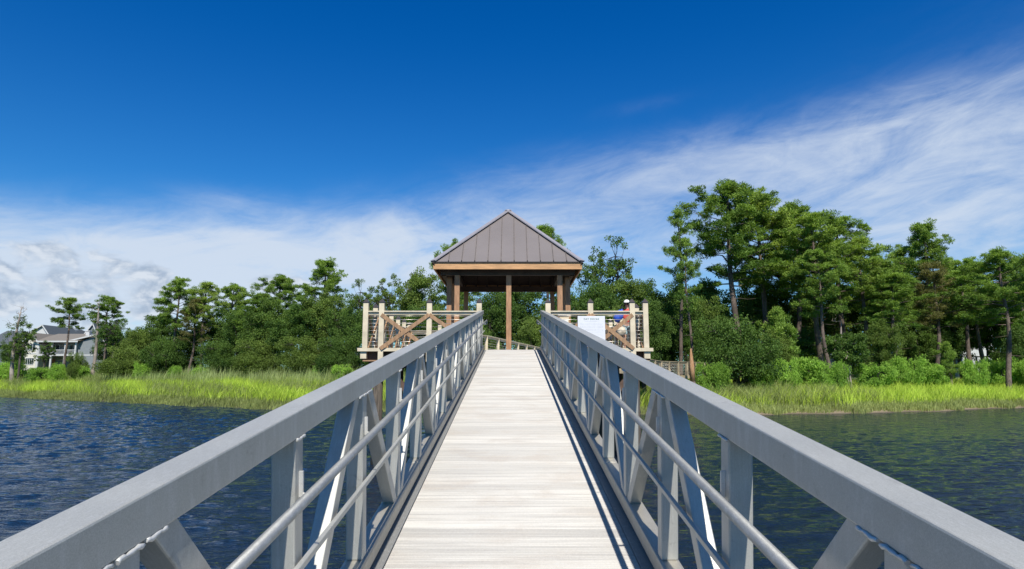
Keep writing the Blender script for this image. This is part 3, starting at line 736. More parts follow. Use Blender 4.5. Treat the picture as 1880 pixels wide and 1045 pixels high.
    m = MB(); ellipsoid(m, hc + Vector((0, .012, .0)), (.092 * k, .108 * k, .112 * k), 0, zbot=-.35 if not capm else -.6); m.build('hair', 'hair', root)
    m = MB()   # face
    for s in (-1, 1): ellipsoid(m, hc + Vector((s * .032, -.094, .0)) * k, (.011 * k, .006 * k, .007 * k), 0, 8, 6)
    m.build('eye', 'black_cloth', root)
    m = MB(); ellipsoid(m, hc + Vector((0, -.102, -.03)) * k, (.013 * k, .018 * k, .024 * k), 0, 8, 6)
    for s in (-1, 1): ellipsoid(m, hc + Vector((s * .088, .0, -.02)) * k, (.012 * k, .02 * k, .03 * k), 0, 8, 6)
    m.build('nose_and_ears', 'skin', root)
    m = MB(); ellipsoid(m, hc + Vector((0, -.092, -.068)) * k, (.024 * k, .006 * k, .006 * k), 0, 8, 6); m.build('mouth', 'coral_cloth', root)
    if capm:
        m = MB(); ellipsoid(m, hc + Vector((0, 0, .022)) * k, (.104 * k, .118 * k, .108 * k), 0, zbot=.05)
        vs = []; n = 12
        for i in range(n + 1): a = math.pi + math.pi * i / n; vs.append(hc + Vector((.085 * math.cos(a), -.07 + .125 * math.sin(a), .02 + .01 * math.sin(a))) * k)
        up = [v + Vector((0, 0, .012)) for v in vs]; m.poly(up[::-1]); m.poly(vs)
        for i in range(n): m.poly([vs[i], vs[i + 1], up[i + 1], up[i]])
        m.build('cap', capm, root)
    for s in (0, 1):
        ax = Vector(pose['ankle'][s]) * k; m = MB(); ellipsoid(m, ax + Vector((0, -.05, -.055)) * k, (.05 * k, .14 * k, .05 * k), 0, zbot=-.5); m.build('shoe', 'shoe_white', root)
    return root, hand_pos
pose1 = dict(lean=.22, elbow=[(-.30, -.02, 1.12), (.26, -.12, 1.13)], wrist=[(-.33, -.18, .90), (.20, -.32, 1.02)],
             knee=[(-.12, -.05, .50), (.11, .0, .50)], ankle=[(-.14, .06, .09), (.13, .0, .09)], short=.85)
PY = 21.3; px_ = XP(1153.5, PY, EYE + 1.5)
pr, hp = person((px_, PY, DZ), R(-20), 'person in white cap and coral shirt standing behind the right front railing', 1.72, pose1, 'coral_cloth', 'pale_denim', 'white_cloth')
# blue towel bag over the left shoulder (held: a thing of its own)
def bagmesh(c, r, seed, sub=2):
    bm = bmesh.new(); bmesh.ops.create_icosphere(bm, subdivisions=3, radius=1)
    rr = random.Random(seed); ph = [rr.uniform(0, 6) for _ in range(6)]
    for v in bm.verts:
        n = v.co.copy(); w = 1 + .09 * math.sin(n.x * 4 + ph[0]) * math.sin(n.z * 5 + ph[1]) + .05 * math.sin(n.y * 9 + ph[2] + n.z * 7)
        taper = 1 - .35 * max(0, n.z)
        v.co = Vector((n.x * r[0] * w * taper, n.y * r[1] * w, n.z * r[2] * w))
    vs = [v.co + Vector(c) for v in bm.verts]; fs = [[v.index for v in f.verts] for f in bm.faces]; bm.free(); return vs, fs
by = PY - .05; bc = at(1137, 579, by)
bg_ = empty('shoulder_bag', bc, label='bright blue bag slung beside the person in the coral shirt', cat='bag')
vs, fs = bagmesh((0, 0, 0), (.15, .11, .25), 2); m = MB(); m.faces(vs, fs, 0, True)
ob = m.build('bag_body', 'blue_cloth', bg_); ob.rotation_euler = (0, R(38), 0)
m = MB(); m.tube([(.02, -.02, .16), (.10, -.03, .30), (.22, .02, .33), (.25, .12, .22), (.20, .16, .02)], .016, 6); m.build('strap', 'black_cloth', bg_)
bc = at(1141, 607, by - .1)
bg2 = empty('beach_bag', bc, label='round off-white bag hanging low in front of the person behind the crossed boards', cat='bag')
vs, fs = bagmesh((0, 0, 0), (.15, .11, .16), 5); m = MB(); m.faces(vs, fs, 0, True); m.build('bag_body', 'beige_cloth', bg2)
m = MB(); m.tube([(-.08, 0, .12), (-.05, 0, .24), (.06, 0, .27), (.10, 0, .12)], .012, 6); m.build('bag_handle', 'beige_cloth', bg2)

# ------------------------------------------------------------------ trees
def mesh_np(name, verts, faces_q, mats, mi, tint, smooth=False):
    nf = len(faces_q); nv = len(verts); me = bpy.data.meshes.new(name)
    me.vertices.add(nv); me.vertices.foreach_set('co', verts.astype(np.float32).ravel())
    k = faces_q.shape[1]; me.loops.add(nf * k); me.loops.foreach_set('vertex_index', faces_q.astype(np.int32).ravel())
    me.polygons.add(nf); me.polygons.foreach_set('loop_start', np.arange(0, nf * k, k, dtype=np.int32)); me.polygons.foreach_set('loop_total', np.full(nf, k, dtype=np.int32))
    for m in mats: me.materials.append(MATS[m])
    me.update(calc_edges=True)
    a = me.attributes.new('tint', 'FLOAT', 'POINT'); a.data.foreach_set('value', tint.astype(np.float32))
    me.validate(); return me
def leaves(centers, radii, per, lw, ll, rs, up=.0, tints=None, shell=.5):
    """diamond leaf quads spread in ellipsoidal clumps"""
    n = len(centers) * per; C = np.repeat(centers, per, 0); Rr = np.repeat(radii, per, 0)
    d = rs.normal(size=(n, 3)); d /= np.linalg.norm(d, axis=1, keepdims=True)
    r = shell + (1 - shell) * rs.random((n, 1)) ** .6; r = np.where(rs.random((n, 1)) < .25, rs.random((n, 1)), r)
    P = C + d * r * Rr
    ax = d * .8 + rs.normal(size=(n, 3)) * .7; ax[:, 2] += up; ax /= np.linalg.norm(ax, axis=1, keepdims=True)
    q = rs.normal(size=(n, 3)); q[:, 2] += .0; s = np.cross(ax, q); s /= np.linalg.norm(s, axis=1, keepdims=True)
    L = ll * rs.uniform(.6, 1.3, (n, 1)); Wd = lw * rs.uniform(.6, 1.3, (n, 1))
    V = np.stack([P - ax * L / 2, P + s * Wd / 2, P + ax * L / 2, P - s * Wd / 2], 1).reshape(-1, 3)
    Fq = np.arange(n * 4).reshape(-1, 4)
    tt = np.clip(np.repeat(tints, per) + rs.normal(size=n) * .17, 0, 1)
    return V, Fq, np.repeat(tt, 4)
def limb(mb, p, q, r0, r1, bend, rs, seg=5, n=4):
    p = Vector(p); q = Vector(q); pts = []; rr = []
    for i in range(n + 1):
        f = i / n; o = Vector((rs.normal(), rs.normal(), rs.normal())) * bend * (1 if 0 < i < n else 0)
        pts.append(p.lerp(q, f) + o); rr.append(r0 + (r1 - r0) * f)
    mb.tube(pts, rr, seg, cap=False); return pts
PROTO = {}
def make_pine(key, seed, H=20.0, rad=3.2, cb=.5, nb=30, dens=1.0, leafm='pine_needles', shape='round', bare=0):
    rs = np.random.RandomState(seed); tr = MB()
    bx, by_ = rs.normal() * .5, rs.normal() * .5
    def axis(f): return Vector((bx * math.sin(f * 2.2) + .12 * math.sin(f * 9 + seed), by_ * math.sin(f * 2.0) + .12 * math.cos(f * 8), f * H * .97))
    fs = np.linspace(0, 1, 15); tr.tube([axis(f) for f in fs], [.24 * (1 - f) ** .75 + .035 + (.05 if f == 0 else 0) for f in fs], 9)
    cen = []; rad_ = []; tin = []
    for i in range(nb):
        f = cb + (1 - cb) * ((i + rs.random()) / nb) ** .9
        g_ = (f - cb) / (1 - cb)
        if shape == 'round': prof = (math.sin(math.pi * min(1, .22 + g_ * .80)) ** .75)
        else: prof = (1 - g_) ** .7 * .95 + .15
        L = rad * prof * rs.uniform(.55, 1.15); a = i * 2.4 + rs.normal() * .5
        p = axis(f); el_ = .15 + .45 * g_ + rs.normal() * .12
        q = p + Vector((math.cos(a) * L, math.sin(a) * L, L * el_))
        pts = limb(tr, p, q, .028 + .05 * (1 - g_), .015, .12, rs)
        nc = 3 + int(L * 2.0)
        for c in range(nc):
            ff = .42 + .65 * (c + rs.random() * .6) / nc
            cc = p.lerp(q, min(ff, 1.05)) + Vector((rs.normal() * .33, rs.normal() * .33, .12 + rs.normal() * .2))
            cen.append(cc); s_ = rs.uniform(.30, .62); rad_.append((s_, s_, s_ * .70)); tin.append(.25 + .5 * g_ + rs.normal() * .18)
            if c and rs.random() < .5:
                limb(tr, p.lerp(q, ff * .9), cc, .015, .008, .03, rs, 4, 2)
    for i in range(4): cen.append(axis(1) + Vector((rs.normal() * .35, rs.normal() * .35, .1 - i * .22))); rad_.append((.55, .55, .42)); tin.append(.75)
    for i in range(bare):      # dead stubs below the crown
        f = rs.uniform(.25, cb); a = rs.random() * 6.3; L = rs.uniform(.5, 1.8); p = axis(f); limb(tr, p, p + Vector((math.cos(a) * L, math.sin(a) * L, L * rs.uniform(-.2, .3))), .03, .01, .05, rs, 4, 3)
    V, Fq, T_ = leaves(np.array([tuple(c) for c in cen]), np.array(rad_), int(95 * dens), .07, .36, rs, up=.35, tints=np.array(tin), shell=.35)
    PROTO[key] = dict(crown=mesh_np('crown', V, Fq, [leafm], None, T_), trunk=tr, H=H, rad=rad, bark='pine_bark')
def make_broad(key, seed, H=12.0, rad=4.5, cb=.12, ncl=190, per=150, leafm='oak_leaves', lw=.15, ll=.24, bark='oak_bark', airy=False, flat=.9, tr_r=.24, limbs=7, csz=(.7, 1.25)):
    rs = np.random.RandomState(seed); tr = MB()
    z0 = H * max(cb, .03) + H * .08
    tr.tube([(0, 0, -.2), (.08, .05, z0 * .5), (.0, .1, z0 + H * .12)], [tr_r * 1.25, tr_r, tr_r * .8], 9)
    lobes = []; nl = 9
    for i in range(nl):
        a = i * 2.4 + rs.normal() * .4; r = rad * rs.uniform(.25, .62); zz = H * (cb + (1 - cb) * rs.uniform(.28, .80))
        lobes.append((Vector((math.cos(a) * r, math.sin(a) * r, zz)), rad * rs.uniform(.38, .6), H * (1 - cb) * rs.uniform(.16, .26)))
    lobes.append((Vector((rs.normal() * .4, rs.normal() * .4, H * .82)), rad * .42, H * .17))
    for i in range(limbs):
        lb = lobes[i % len(lobes)][0]; limb(tr, (0, .1, z0 + H * .05 * rs.random()), lb, tr_r * .55, .05, .25, rs, 6, 5)
    cen = []; rad_ = []; tin = []
    for i in range(ncl):
        c, rx, rz = lobes[rs.randint(len(lobes))]
        d = rs.normal(size=3); d /= np.linalg.norm(d); k = rs.uniform(.55, 1.05)
        p = Vector((c.x + d[0] * rx * k, c.y + d[1] * rx * k, c.z + d[2] * rz * k))
        if p.z < H * cb: p.z = H * cb + rs.random() * .8
        s_ = rs.uniform(*csz) * rad / 4.5
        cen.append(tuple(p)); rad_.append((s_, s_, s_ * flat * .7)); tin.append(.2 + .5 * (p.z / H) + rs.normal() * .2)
        if airy or rs.random() < .22: limb(tr, c, p, .035, .012, .1, rs, 4, 3)
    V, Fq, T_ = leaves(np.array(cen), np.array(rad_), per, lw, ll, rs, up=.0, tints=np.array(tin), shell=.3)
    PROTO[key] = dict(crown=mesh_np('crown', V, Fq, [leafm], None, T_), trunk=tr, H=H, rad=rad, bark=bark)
def make_dead(key, seed, H=14.0, nb=14, lo=.45, green=0, bark='dead_wood', tr_r=.22, fork=True):
    rs = np.random.RandomState(seed); tr = MB()
    ax = lambda f: Vector((.35 * math.sin(f * 3 + seed), .2 * math.sin(f * 4), f * H))
    fs = np.linspace(0, 1, 10); tr.tube([ax(f) for f in fs], [tr_r * (1 - f) ** .6 + .035 for f in fs], 8)
    cen = []
    for i in range(nb):
        f = lo + (1 - lo) * rs.random(); a = rs.random() * 6.3; L = rs.uniform(.8, 2.9) * (1.15 - f * .5); p = ax(f)
        q = p + Vector((math.cos(a) * L, math.sin(a) * L * .6, L * rs.uniform(.0, .9))); pts = limb(tr, p, q, .06, .015, .15, rs, 5, 4)
        for j in range(3):
            w_ = pts[2 + j % 3]; L2 = L * .4; limb(tr, w_, w_ + Vector((rs.normal() * L2, rs.normal() * L2, abs(rs.normal()) * L2)), .022, .008, .06, rs, 4, 3)
        cen.append(tuple(q))
    d = dict(trunk=tr, H=H, rad=2, bark=bark, crown=None)
    if green:
        cs = [tuple(np.array(cen[rs.randint(len(cen))]) * np.array([1.0, 1.0, .8]) + rs.normal(size=3) * .8) for _ in range(green)]
        V, Fq, T_ = leaves(np.array(cs), np.full((green, 3), .6), 90, .13, .2, rs, tints=np.full(green, .4), shell=.2)
        d['crown'] = mesh_np('crown', V, Fq, ['oak_leaves'], None, T_)
    PROTO[key] = d

make_pine('pineA', 11, 20, 3.3, .52, 40, bare=7); make_pine('pineB', 12, 20, 2.9, .56, 34, bare=8)
make_pine('pineC', 13, 20, 3.8, .48, 46, bare=6); make_pine('pineD', 14, 20, 2.3, .52, 20, .85, bare=8)
make_pine('pineE', 15, 20, 3.0, .66, 26, 1.1, bare=7); make_pine('pineCone', 16, 20, 3.6, .35, 54, shape='cone', bare=2)
make_pine('pineBrown', 17, 20, 3.2, .45, 34, .65, leafm='brown_needles', bare=8)
make_pine('pineYoung', 18, 8, 1.9, .25, 24, 1.0)
make_broad('oakA', 21); make_broad('oakB', 22, 12, 4.8, .05, 210); make_broad('oakC', 23, 14, 4.2, .15, 200)
make_broad('oakLow', 24, 7, 4.2, .10, 190, 150, lw=.12, ll=.2)
make_broad('airyA', 25, 14, 3.8, .35, 110, 75, airy=True, lw=.13, ll=.2, csz=(.45, .8)); make_broad('airyB', 26, 14, 3.4, .4, 90, 70, airy=True, csz=(.45, .8))
make_broad('bushA', 31, 2.6, 2.0, .02, 110, 130, 'bright_leaves', .07, .16, tr_r=.05, limbs=4, csz=(.7, 1.2))
make_broad('bushB', 32, 2.2, 2.4, .0, 120, 130, 'bright_leaves', .07, .15, tr_r=.05, limbs=4, csz=(.7, 1.2))
make_broad('smallTree', 33, 5.2, 2.3, .42, 90, 110, 'oak_leaves', .11, .18, bark='dead_wood', tr_r=.09, csz=(.7, 1.1))
make_dead('snagA', 41, 14, 16, .42, 34, tr_r=.34); make_dead('snagB', 42, 14, 11, .55, 5, tr_r=.3); make_dead('stub', 43, 7.5, 2, .5, 0, tr_r=.2)

built = {}
TREES = []
def tree(key, name, label, cat, px, ytop, D, base=None, wide=None, group=None, rot=None, zb=None):
    """place a tree by where its trunk and top stand in the photograph"""
    x = XP(px, D); g_ = gh(x, D) - .1 if zb is None else zb
    H = ZP(ytop, D) - g_; pr_ = PROTO[key]; sz = H / (pr_['H'] * (1.0 if 'pine' in key else 1.02)); sx = sz
    if wide: sx = (wide / F * D) / (pr_['rad'] * 1.0)
    if key not in built:
        tm = bpy.data.meshes.new('trunk'); tr = pr_['trunk']; tm.from_pydata(tr.v, [], tr.f); tm.polygons.foreach_set('use_smooth', tr.sm); tm.materials.append(MATS[pr_['bark']]); built[key] = tm
    root = empty(name, (x, D, g_), (0, 0, (hash_(label) % 628) / 100 if rot is None else rot), label=label, cat=cat, group=group)
    root.scale = (sx, sx, sz)
    o = bpy.data.objects.new('trunk', built[key]); COL.objects.link(o); o.parent = root
    if pr_['crown'] is not None:
        o = bpy.data.objects.new('crown', pr_['crown']); COL.objects.link(o); o.parent = root
    return root
def hash_(s):
    h = 7
    for c in s: h = (h * 131 + ord(c)) % 1000003
    return h

PG, OG = 'pines along the bank', 'broadleaf trees of the wood'
T = tree
# --- left bank
T('snagA', 'dead_tree', 'half dead tree with bare forked top at the far left edge beside the house', 'tree', 24, 562, 108)
T('pineE', 'pine_tree', 'lone round-topped pine rising in front of the cream and grey house', 'tree', 118, 545, 112, wide=28, group=PG)
T('snagB', 'dead_tree', 'bare pale leaning snag with forked branches just right of the house', 'tree', 170, 552, 106)
T('pineE', 'pine_tree', 'pine with open clumped crown right beside the pale snag', 'tree', 190, 543, 110, wide=34, group=PG, rot=2.0)
T('pineA', 'pine_tree', 'leftmost of the three slim pines with bare trunks near the left of the wood', 'tree', 318, 510, 100, wide=40, group=PG)
T('pineBrown', 'pine_tree', 'thin pine with rust brown dying needles between two green ones', 'tree', 343, 545, 97, wide=30, group=PG)
T('pineB', 'pine_tree', 'right one of the slim pines, its dark crown above a long bare trunk', 'tree', 366, 515, 98, wide=30, group=PG)
T('pineC', 'pine_tree', 'dome-crowned pine between the slim pines and the dense wood', 'tree', 425, 520, 108, wide=44, group=PG)
T('pineCone', 'pine_tree', 'tallest pointed crown of the dense left wood', 'tree', 580, 474, 92, wide=60, group=PG)
T('pineC', 'pine_tree', 'yellow-green crown standing just left of the tallest left tree', 'tree', 512, 503, 95, wide=50, group=PG, rot=1.0)
T('pineB', 'pine_tree', 'spreading pine low in the wood left of the tallest crown', 'tree', 468, 535, 90, wide=44, group=PG, rot=2.0)
T('airyA', 'broadleaf_tree', 'thin airy tree left of the deck above the corner post', 'tree', 672, 508, 78, wide=38, group=OG)
T('airyB', 'broadleaf_tree', 'airy tree with sky showing through above the left railing', 'tree', 716, 500, 80, wide=34, group=OG)
T('oakC', 'broadleaf_tree', 'dark rounded tree directly above the left railing of the deck', 'tree', 762, 493, 74, wide=52, group=OG)
for i, (px, yt, D, w, k) in enumerate([(215, 590, 118, 38, 'oakA'), (250, 600, 104, 34, 'oakB'), (283, 570, 112, 40, 'oakC'), (395, 565, 100, 46, 'oakA'), (445, 560, 94, 50, 'oakB'),
        (500, 545, 88, 52, 'oakA'), (545, 545, 84, 54, 'oakC'), (600, 530, 84, 52, 'oakB'), (640, 545, 80, 44, 'oakA'), (690, 560, 72, 46, 'oakB'), (343, 600, 104, 44, 'oakB'), (298, 615, 98, 38, 'oakLow'), (230, 632, 98, 44, 'oakLow'), (143, 645, 104, 18, 'oakLow'), (20, 628, 128, 20, 'oakA'), (410, 625, 92, 44, 'oakLow'), (480, 620, 84, 46, 'oakLow'), (560, 615, 80, 50, 'oakLow'), (630, 615, 74, 46, 'oakLow')]):
    lab = ['small dark tree right of the leaning snag', 'low tree in front of the white gabled house', 'bushy tree left of the three slim pines', 'dark tree under the slim pine crowns on their right',
           'broad dark tree below the dome-crowned pine', 'deep green tree in the middle of the left wood', 'large dark tree below the tallest left crown', 'dense tree on the right flank of the tallest left crown',
           'bushy tree left of the deck corner', 'tree whose leaves touch the left deck corner post', 'undergrowth tree behind the slim bare pine trunks', 'low dark tree by the foot of the slim pines',
           'low spreading tree over the reeds right of the house', 'dark round bush-like tree before the porch of the house', 'tree left of the cream house beside the bare forked one',
           'low dark tree right of the slim pine feet', 'low dark tree at the front edge of the left wood', 'low dark tree before the tallest left crown', 'low dark tree just left of the deck'][i]
    T(k, 'broadleaf_tree', lab, 'tree', px, yt, D, wide=w, group=OG)
T('airyB', 'broadleaf_tree', 'leafy green growth around the bare forked tree at the far left', 'tree', 33, 588, 107, wide=26, group=OG)
# --- behind the pavilion
T('pineA', 'pine_tree', 'pine top showing left of the pavilion roof', 'tree', 822, 440, 78, wide=46, group=PG)
T('pineB', 'pine_tree', 'pine top showing over the right slope of the pavilion roof', 'tree', 1008, 408, 74, wide=44, group=PG, rot=3)
T('airyA', 'broadleaf_tree', 'open-crowned tree right of the pavilion roof with sky between its leaves', 'tree', 1112, 432, 66, wide=62, group=OG, rot=1.5)
for i, (px, yt, D, w, k) in enumerate([(830, 530, 66, 62, 'oakA'), (905, 525, 60, 62, 'oakB'), (960, 520, 66, 60, 'oakC'), (1040, 510, 62, 60, 'oakA'), (1095, 510, 60, 56, 'oakB'), (1160, 505, 62, 52, 'oakC'), (1205, 545, 58, 44, 'oakA'), (1130, 560, 54, 50, 'oakB'), (870, 580, 54, 50, 'oakLow'), (985, 575, 56, 55, 'oakB'), (770, 560, 60, 52, 'oakA')]):
    lab = ['tree filling the gap left of the pavilion posts', 'dark tree seen between the left pavilion posts', 'dark tree seen behind the centre post of the pavilion', 'tree right behind the right pavilion posts', 'full tree below the open-crowned one',
           'dark tree above the person on the deck', 'tree at the foot of the first slim pine on the right', 'low tree directly behind the right deck railing', 'low tree behind the boardwalk railing left of the centre post', 'deep green tree right of the centre post of the pavilion', 'dark tree behind the left deck railing'][i]
    T(k, 'broadleaf_tree', lab, 'tree', px, yt, D, wide=w, group=OG)
for px, yt, D, w, k, lab in ((1190, 512, 63, 62, 'oakB', 'tall full tree filling the space right of the deck corner'), (1232, 530, 66, 60, 'oakC', 'dark tree directly behind the slim tall pine'), (1265, 520, 70, 56, 'oakA', 'dark tree behind the thin pale-trunked pine'),
        (1080, 545, 54, 44, 'airyB', 'light branching tree behind the notice board'), (1150, 600, 52, 50, 'oakLow', 'low tree under the right end of the pavilion deck')):
    T(k, 'broadleaf_tree', lab, 'tree', px, yt, D, wide=w, group=OG)
for px, yt, D, w, lab in ((78, 624, 120, 18, 'thin tree screening the porch of the cream house'), (205, 575, 104, 32, 'feathery tree at the foot of the pine beside the snag')):
    T('airyB', 'broadleaf_tree', lab, 'tree', px, yt, D, wide=w, group=OG)
for px, yt, D, w, k, lab in ((1622, 466, 82, 46, 'pineC', 'pine rising just right of the end of the big clump'), (1668, 452, 88, 50, 'pineA', 'pine on the left shoulder of the pointed pine'), (1765, 470, 86, 48, 'pineC', 'pine on the right shoulder of the pointed pine'), (1815, 470, 80, 52, 'pineA', 'pine left of the broad-crowned one at the right edge'), (1892, 470, 76, 50, 'pineC', 'pine cut off by the right edge behind the broad-crowned one')):
    T(k, 'pine_tree', lab, 'tree', px, yt, D, wide=w, group=PG)
# --- right bank
T('pineD', 'pine_tree', 'slim tall pine with sparse crown nearest the right deck corner', 'tree', 1247, 379, 58, wide=34, group=PG)
T('pineD', 'pine_tree', 'thin pale-trunked pine just right of the slim tall one', 'tree', 1277, 433, 57, wide=28, group=PG, rot=2.5)
T('pineC', 'pine_tree', 'tallest pine of the photo with dark layered crown', 'tree', 1364, 327, 72, wide=96, group=PG, rot=.4)
T('pineA', 'pine_tree', 'tall pine second from the left in the big right clump', 'tree', 1410, 342, 74, wide=74, group=PG, rot=1.4)
T('pineC', 'pine_tree', 'tall pine in the middle of the big right clump', 'tree', 1466, 371, 76, wide=78, group=PG, rot=3.3)
T('pineA', 'pine_tree', 'pine with yellowish crown right of the middle of the clump', 'tree', 1510, 393, 70, wide=74, group=PG, rot=4.3)
T('pineB', 'pine_tree', 'pine with leaning limbs near the right end of the clump', 'tree', 1552, 397, 77, wide=68, group=PG, rot=5.3)
T('pineB', 'pine_tree', 'lowest pine at the right end of the big clump', 'tree', 1588, 432, 70, wide=58, group=PG, rot=.9)
T('pineA', 'pine_tree', 'lower pine standing at the front of the right clump', 'tree', 1530, 455, 66, wide=50, group=PG, rot=2.9)
T('pineA', 'pine_tree', 'pine whose crown fills the shoulder between the clump and the pointed pine', 'tree', 1640, 468, 78, wide=48, group=PG, rot=2.2)
T('pineCone', 'pine_tree', 'pointed dark pine standing alone above the right wood', 'tree', 1712, 406, 84, wide=66, group=PG, rot=2)
T('pineBrown', 'pine_tree', 'brownish thin-needled pine below the pointed dark one', 'tree', 1715, 478, 70, wide=52, group=PG, rot=1)
T('pineB', 'pine_tree', 'pine with brown tinged lower crown and slanting limb', 'tree', 1650, 500, 68, wide=52, group=PG, rot=5)
T('pineC', 'pine_tree', 'broad-crowned pine with a clear trunk at the right edge', 'tree', 1852, 456, 66, wide=72, group=PG, rot=2.4)
T('pineB', 'pine_tree', 'dark pine between the pointed pine and the right edge', 'tree', 1790, 492, 76, wide=50, group=PG, rot=3)
T('pineYoung', 'pine_tree', 'young yellow-green pine in front of the clump trunks', 'tree', 1432, 565, 62, wide=34, group=PG, zb=1.0)
T('pineYoung', 'pine_tree', 'young pine with a short trunk at the edge of the yellow grass', 'tree', 1748, 628, 66, wide=17, group=PG, zb=1.2)
T('oakLow', 'broadleaf_tree', 'wide low oak on a dark trunk at the edge of the right marsh', 'tree', 1356, 575, 54, wide=76, group=OG)
T('smallTree', 'broadleaf_tree', 'small tree on a thin white trunk amid bright bushes', 'tree', 1562, 608, 59, wide=42, group=OG)
T('stub', 'dead_tree', 'pale broken-off trunk standing behind the small white-trunked tree', 'tree', 1554, 589, 66)
for i, (px, yt, D, w, k) in enumerate([(1305, 510, 74, 52, 'oakC'), (1380, 500, 80, 60, 'oakA'), (1440, 520, 82, 60, 'oakB'), (1500, 520, 82, 62, 'oakC'), (1560, 510, 84, 60, 'oakA'), (1620, 510, 80, 52, 'oakC'), (1680, 520, 84, 56, 'oakB'), (1745, 510, 84, 52, 'oakA'), (1830, 520, 86, 60, 'oakC'), (1890, 500, 80, 56, 'oakB'), (1625, 585, 66, 40, 'oakB'), (1420, 600, 62, 46, 'oakLow'), (1300, 600, 60, 46, 'oakA'), (1228, 590, 62, 40, 'oakB'), (1500, 600, 72, 46, 'oakA'), (1700, 590, 78, 40, 'oakA'), (1875, 590, 72, 40, 'oakLow')]):
    lab = ['tree behind the two slim pines on the right', 'dark tree under the tallest pine', 'dark tree behind the first clump trunks', 'dark tree behind the middle clump trunks', 'dark tree behind the right clump trunks', 'full tree right of the big clump', 'dark tree below the brownish pine', 'tree left of the white house glimpsed at right',
           'tree right of the white house glimpsed at right', 'tree cut off by the right edge', 'round dark tree behind the right end of the bright bushes', 'low dark tree right of the wide oak', 'leafy tree left of the wide low oak', 'tree behind the boardwalk posts on the right bank', 'low tree between the clump trunks', 'low tree before the pale metal roof at right', 'low tree by the trunk at the right edge'][i]
    T(k, 'broadleaf_tree', lab, 'tree', px, yt, D, wide=w, group=OG)
# broken stump
st = XP(1271, 50); zg = gh(st, 50); root = empty('tree_stump', (st, 50, zg - .1), label='broken trunk with torn orange wood beside the right boardwalk', cat='stump')
m = MB(); m.tube([(0, 0, -.2), (.02, 0, 1.2), (.03, 0, 2.0)], [.24, .21, .2], 9); m.build('trunk', 'pine_bark', root)
zt = ZP(640, 50) - zg + .1
m = MB(); m.tube([(.03, 0, 1.95), (.0, 0, (1.95 + zt) / 2), (-.03, 0, zt)], [.21, .19, .05], 7); m.build('torn_wood', 'broken_wood', root)
# bushes
BG = 'round bright bushes at the marsh edge'
bl = [(18, 668, 112, 30, 'at the far left edge'), (75, 673, 108, 26, 'below the cream wing of the house'), (108, 671, 104, 20, 'below the left porch column'), (152, 670, 104, 18, 'by the foot of the pale snag'), (262, 668, 96, 20, 'right of the snags'), (283, 668, 98, 20, 'left of the slim pine feet'),
      (322, 674, 94, 16, 'at the foot of the first slim pine'), (375, 670, 90, 26, 'round and largest, right of the slim pine feet'), (585, 675, 76, 22, 'before the dark wood'), (628, 668, 70, 26, 'just left of the deck'),
      (1308, 670, 51, 34, 'left of the wide oak trunk'), (1395, 672, 54, 30, 'right of the wide oak trunk'), (1440, 662, 56, 34, 'under the young yellow-green pine'), (1490, 654, 58, 44, 'largest and brightest, under the clump'), (1530, 668, 57, 30, 'left of the thin white trunk'),
      (1602, 664, 60, 40, 'right of the thin white trunk'), (1668, 659, 64, 36, 'before the pale metal roof'), (1710, 666, 64, 30, 'left of the young short-trunked pine'), (1790, 664, 66, 26, 'round one right of the young short-trunked pine'), (1835, 656, 70, 40, 'beneath the far boardwalk'), (1890, 664, 68, 30, 'at the right edge'), (660, 690, 62, 22, 'under the left corner of the deck')]
for i, (px, yt, D, w, lab) in enumerate(bl):
    T('bushA' if i % 2 else 'bushB', 'bush', 'bright green bush ' + lab, 'bush', px, yt, D, wide=w, group=BG)

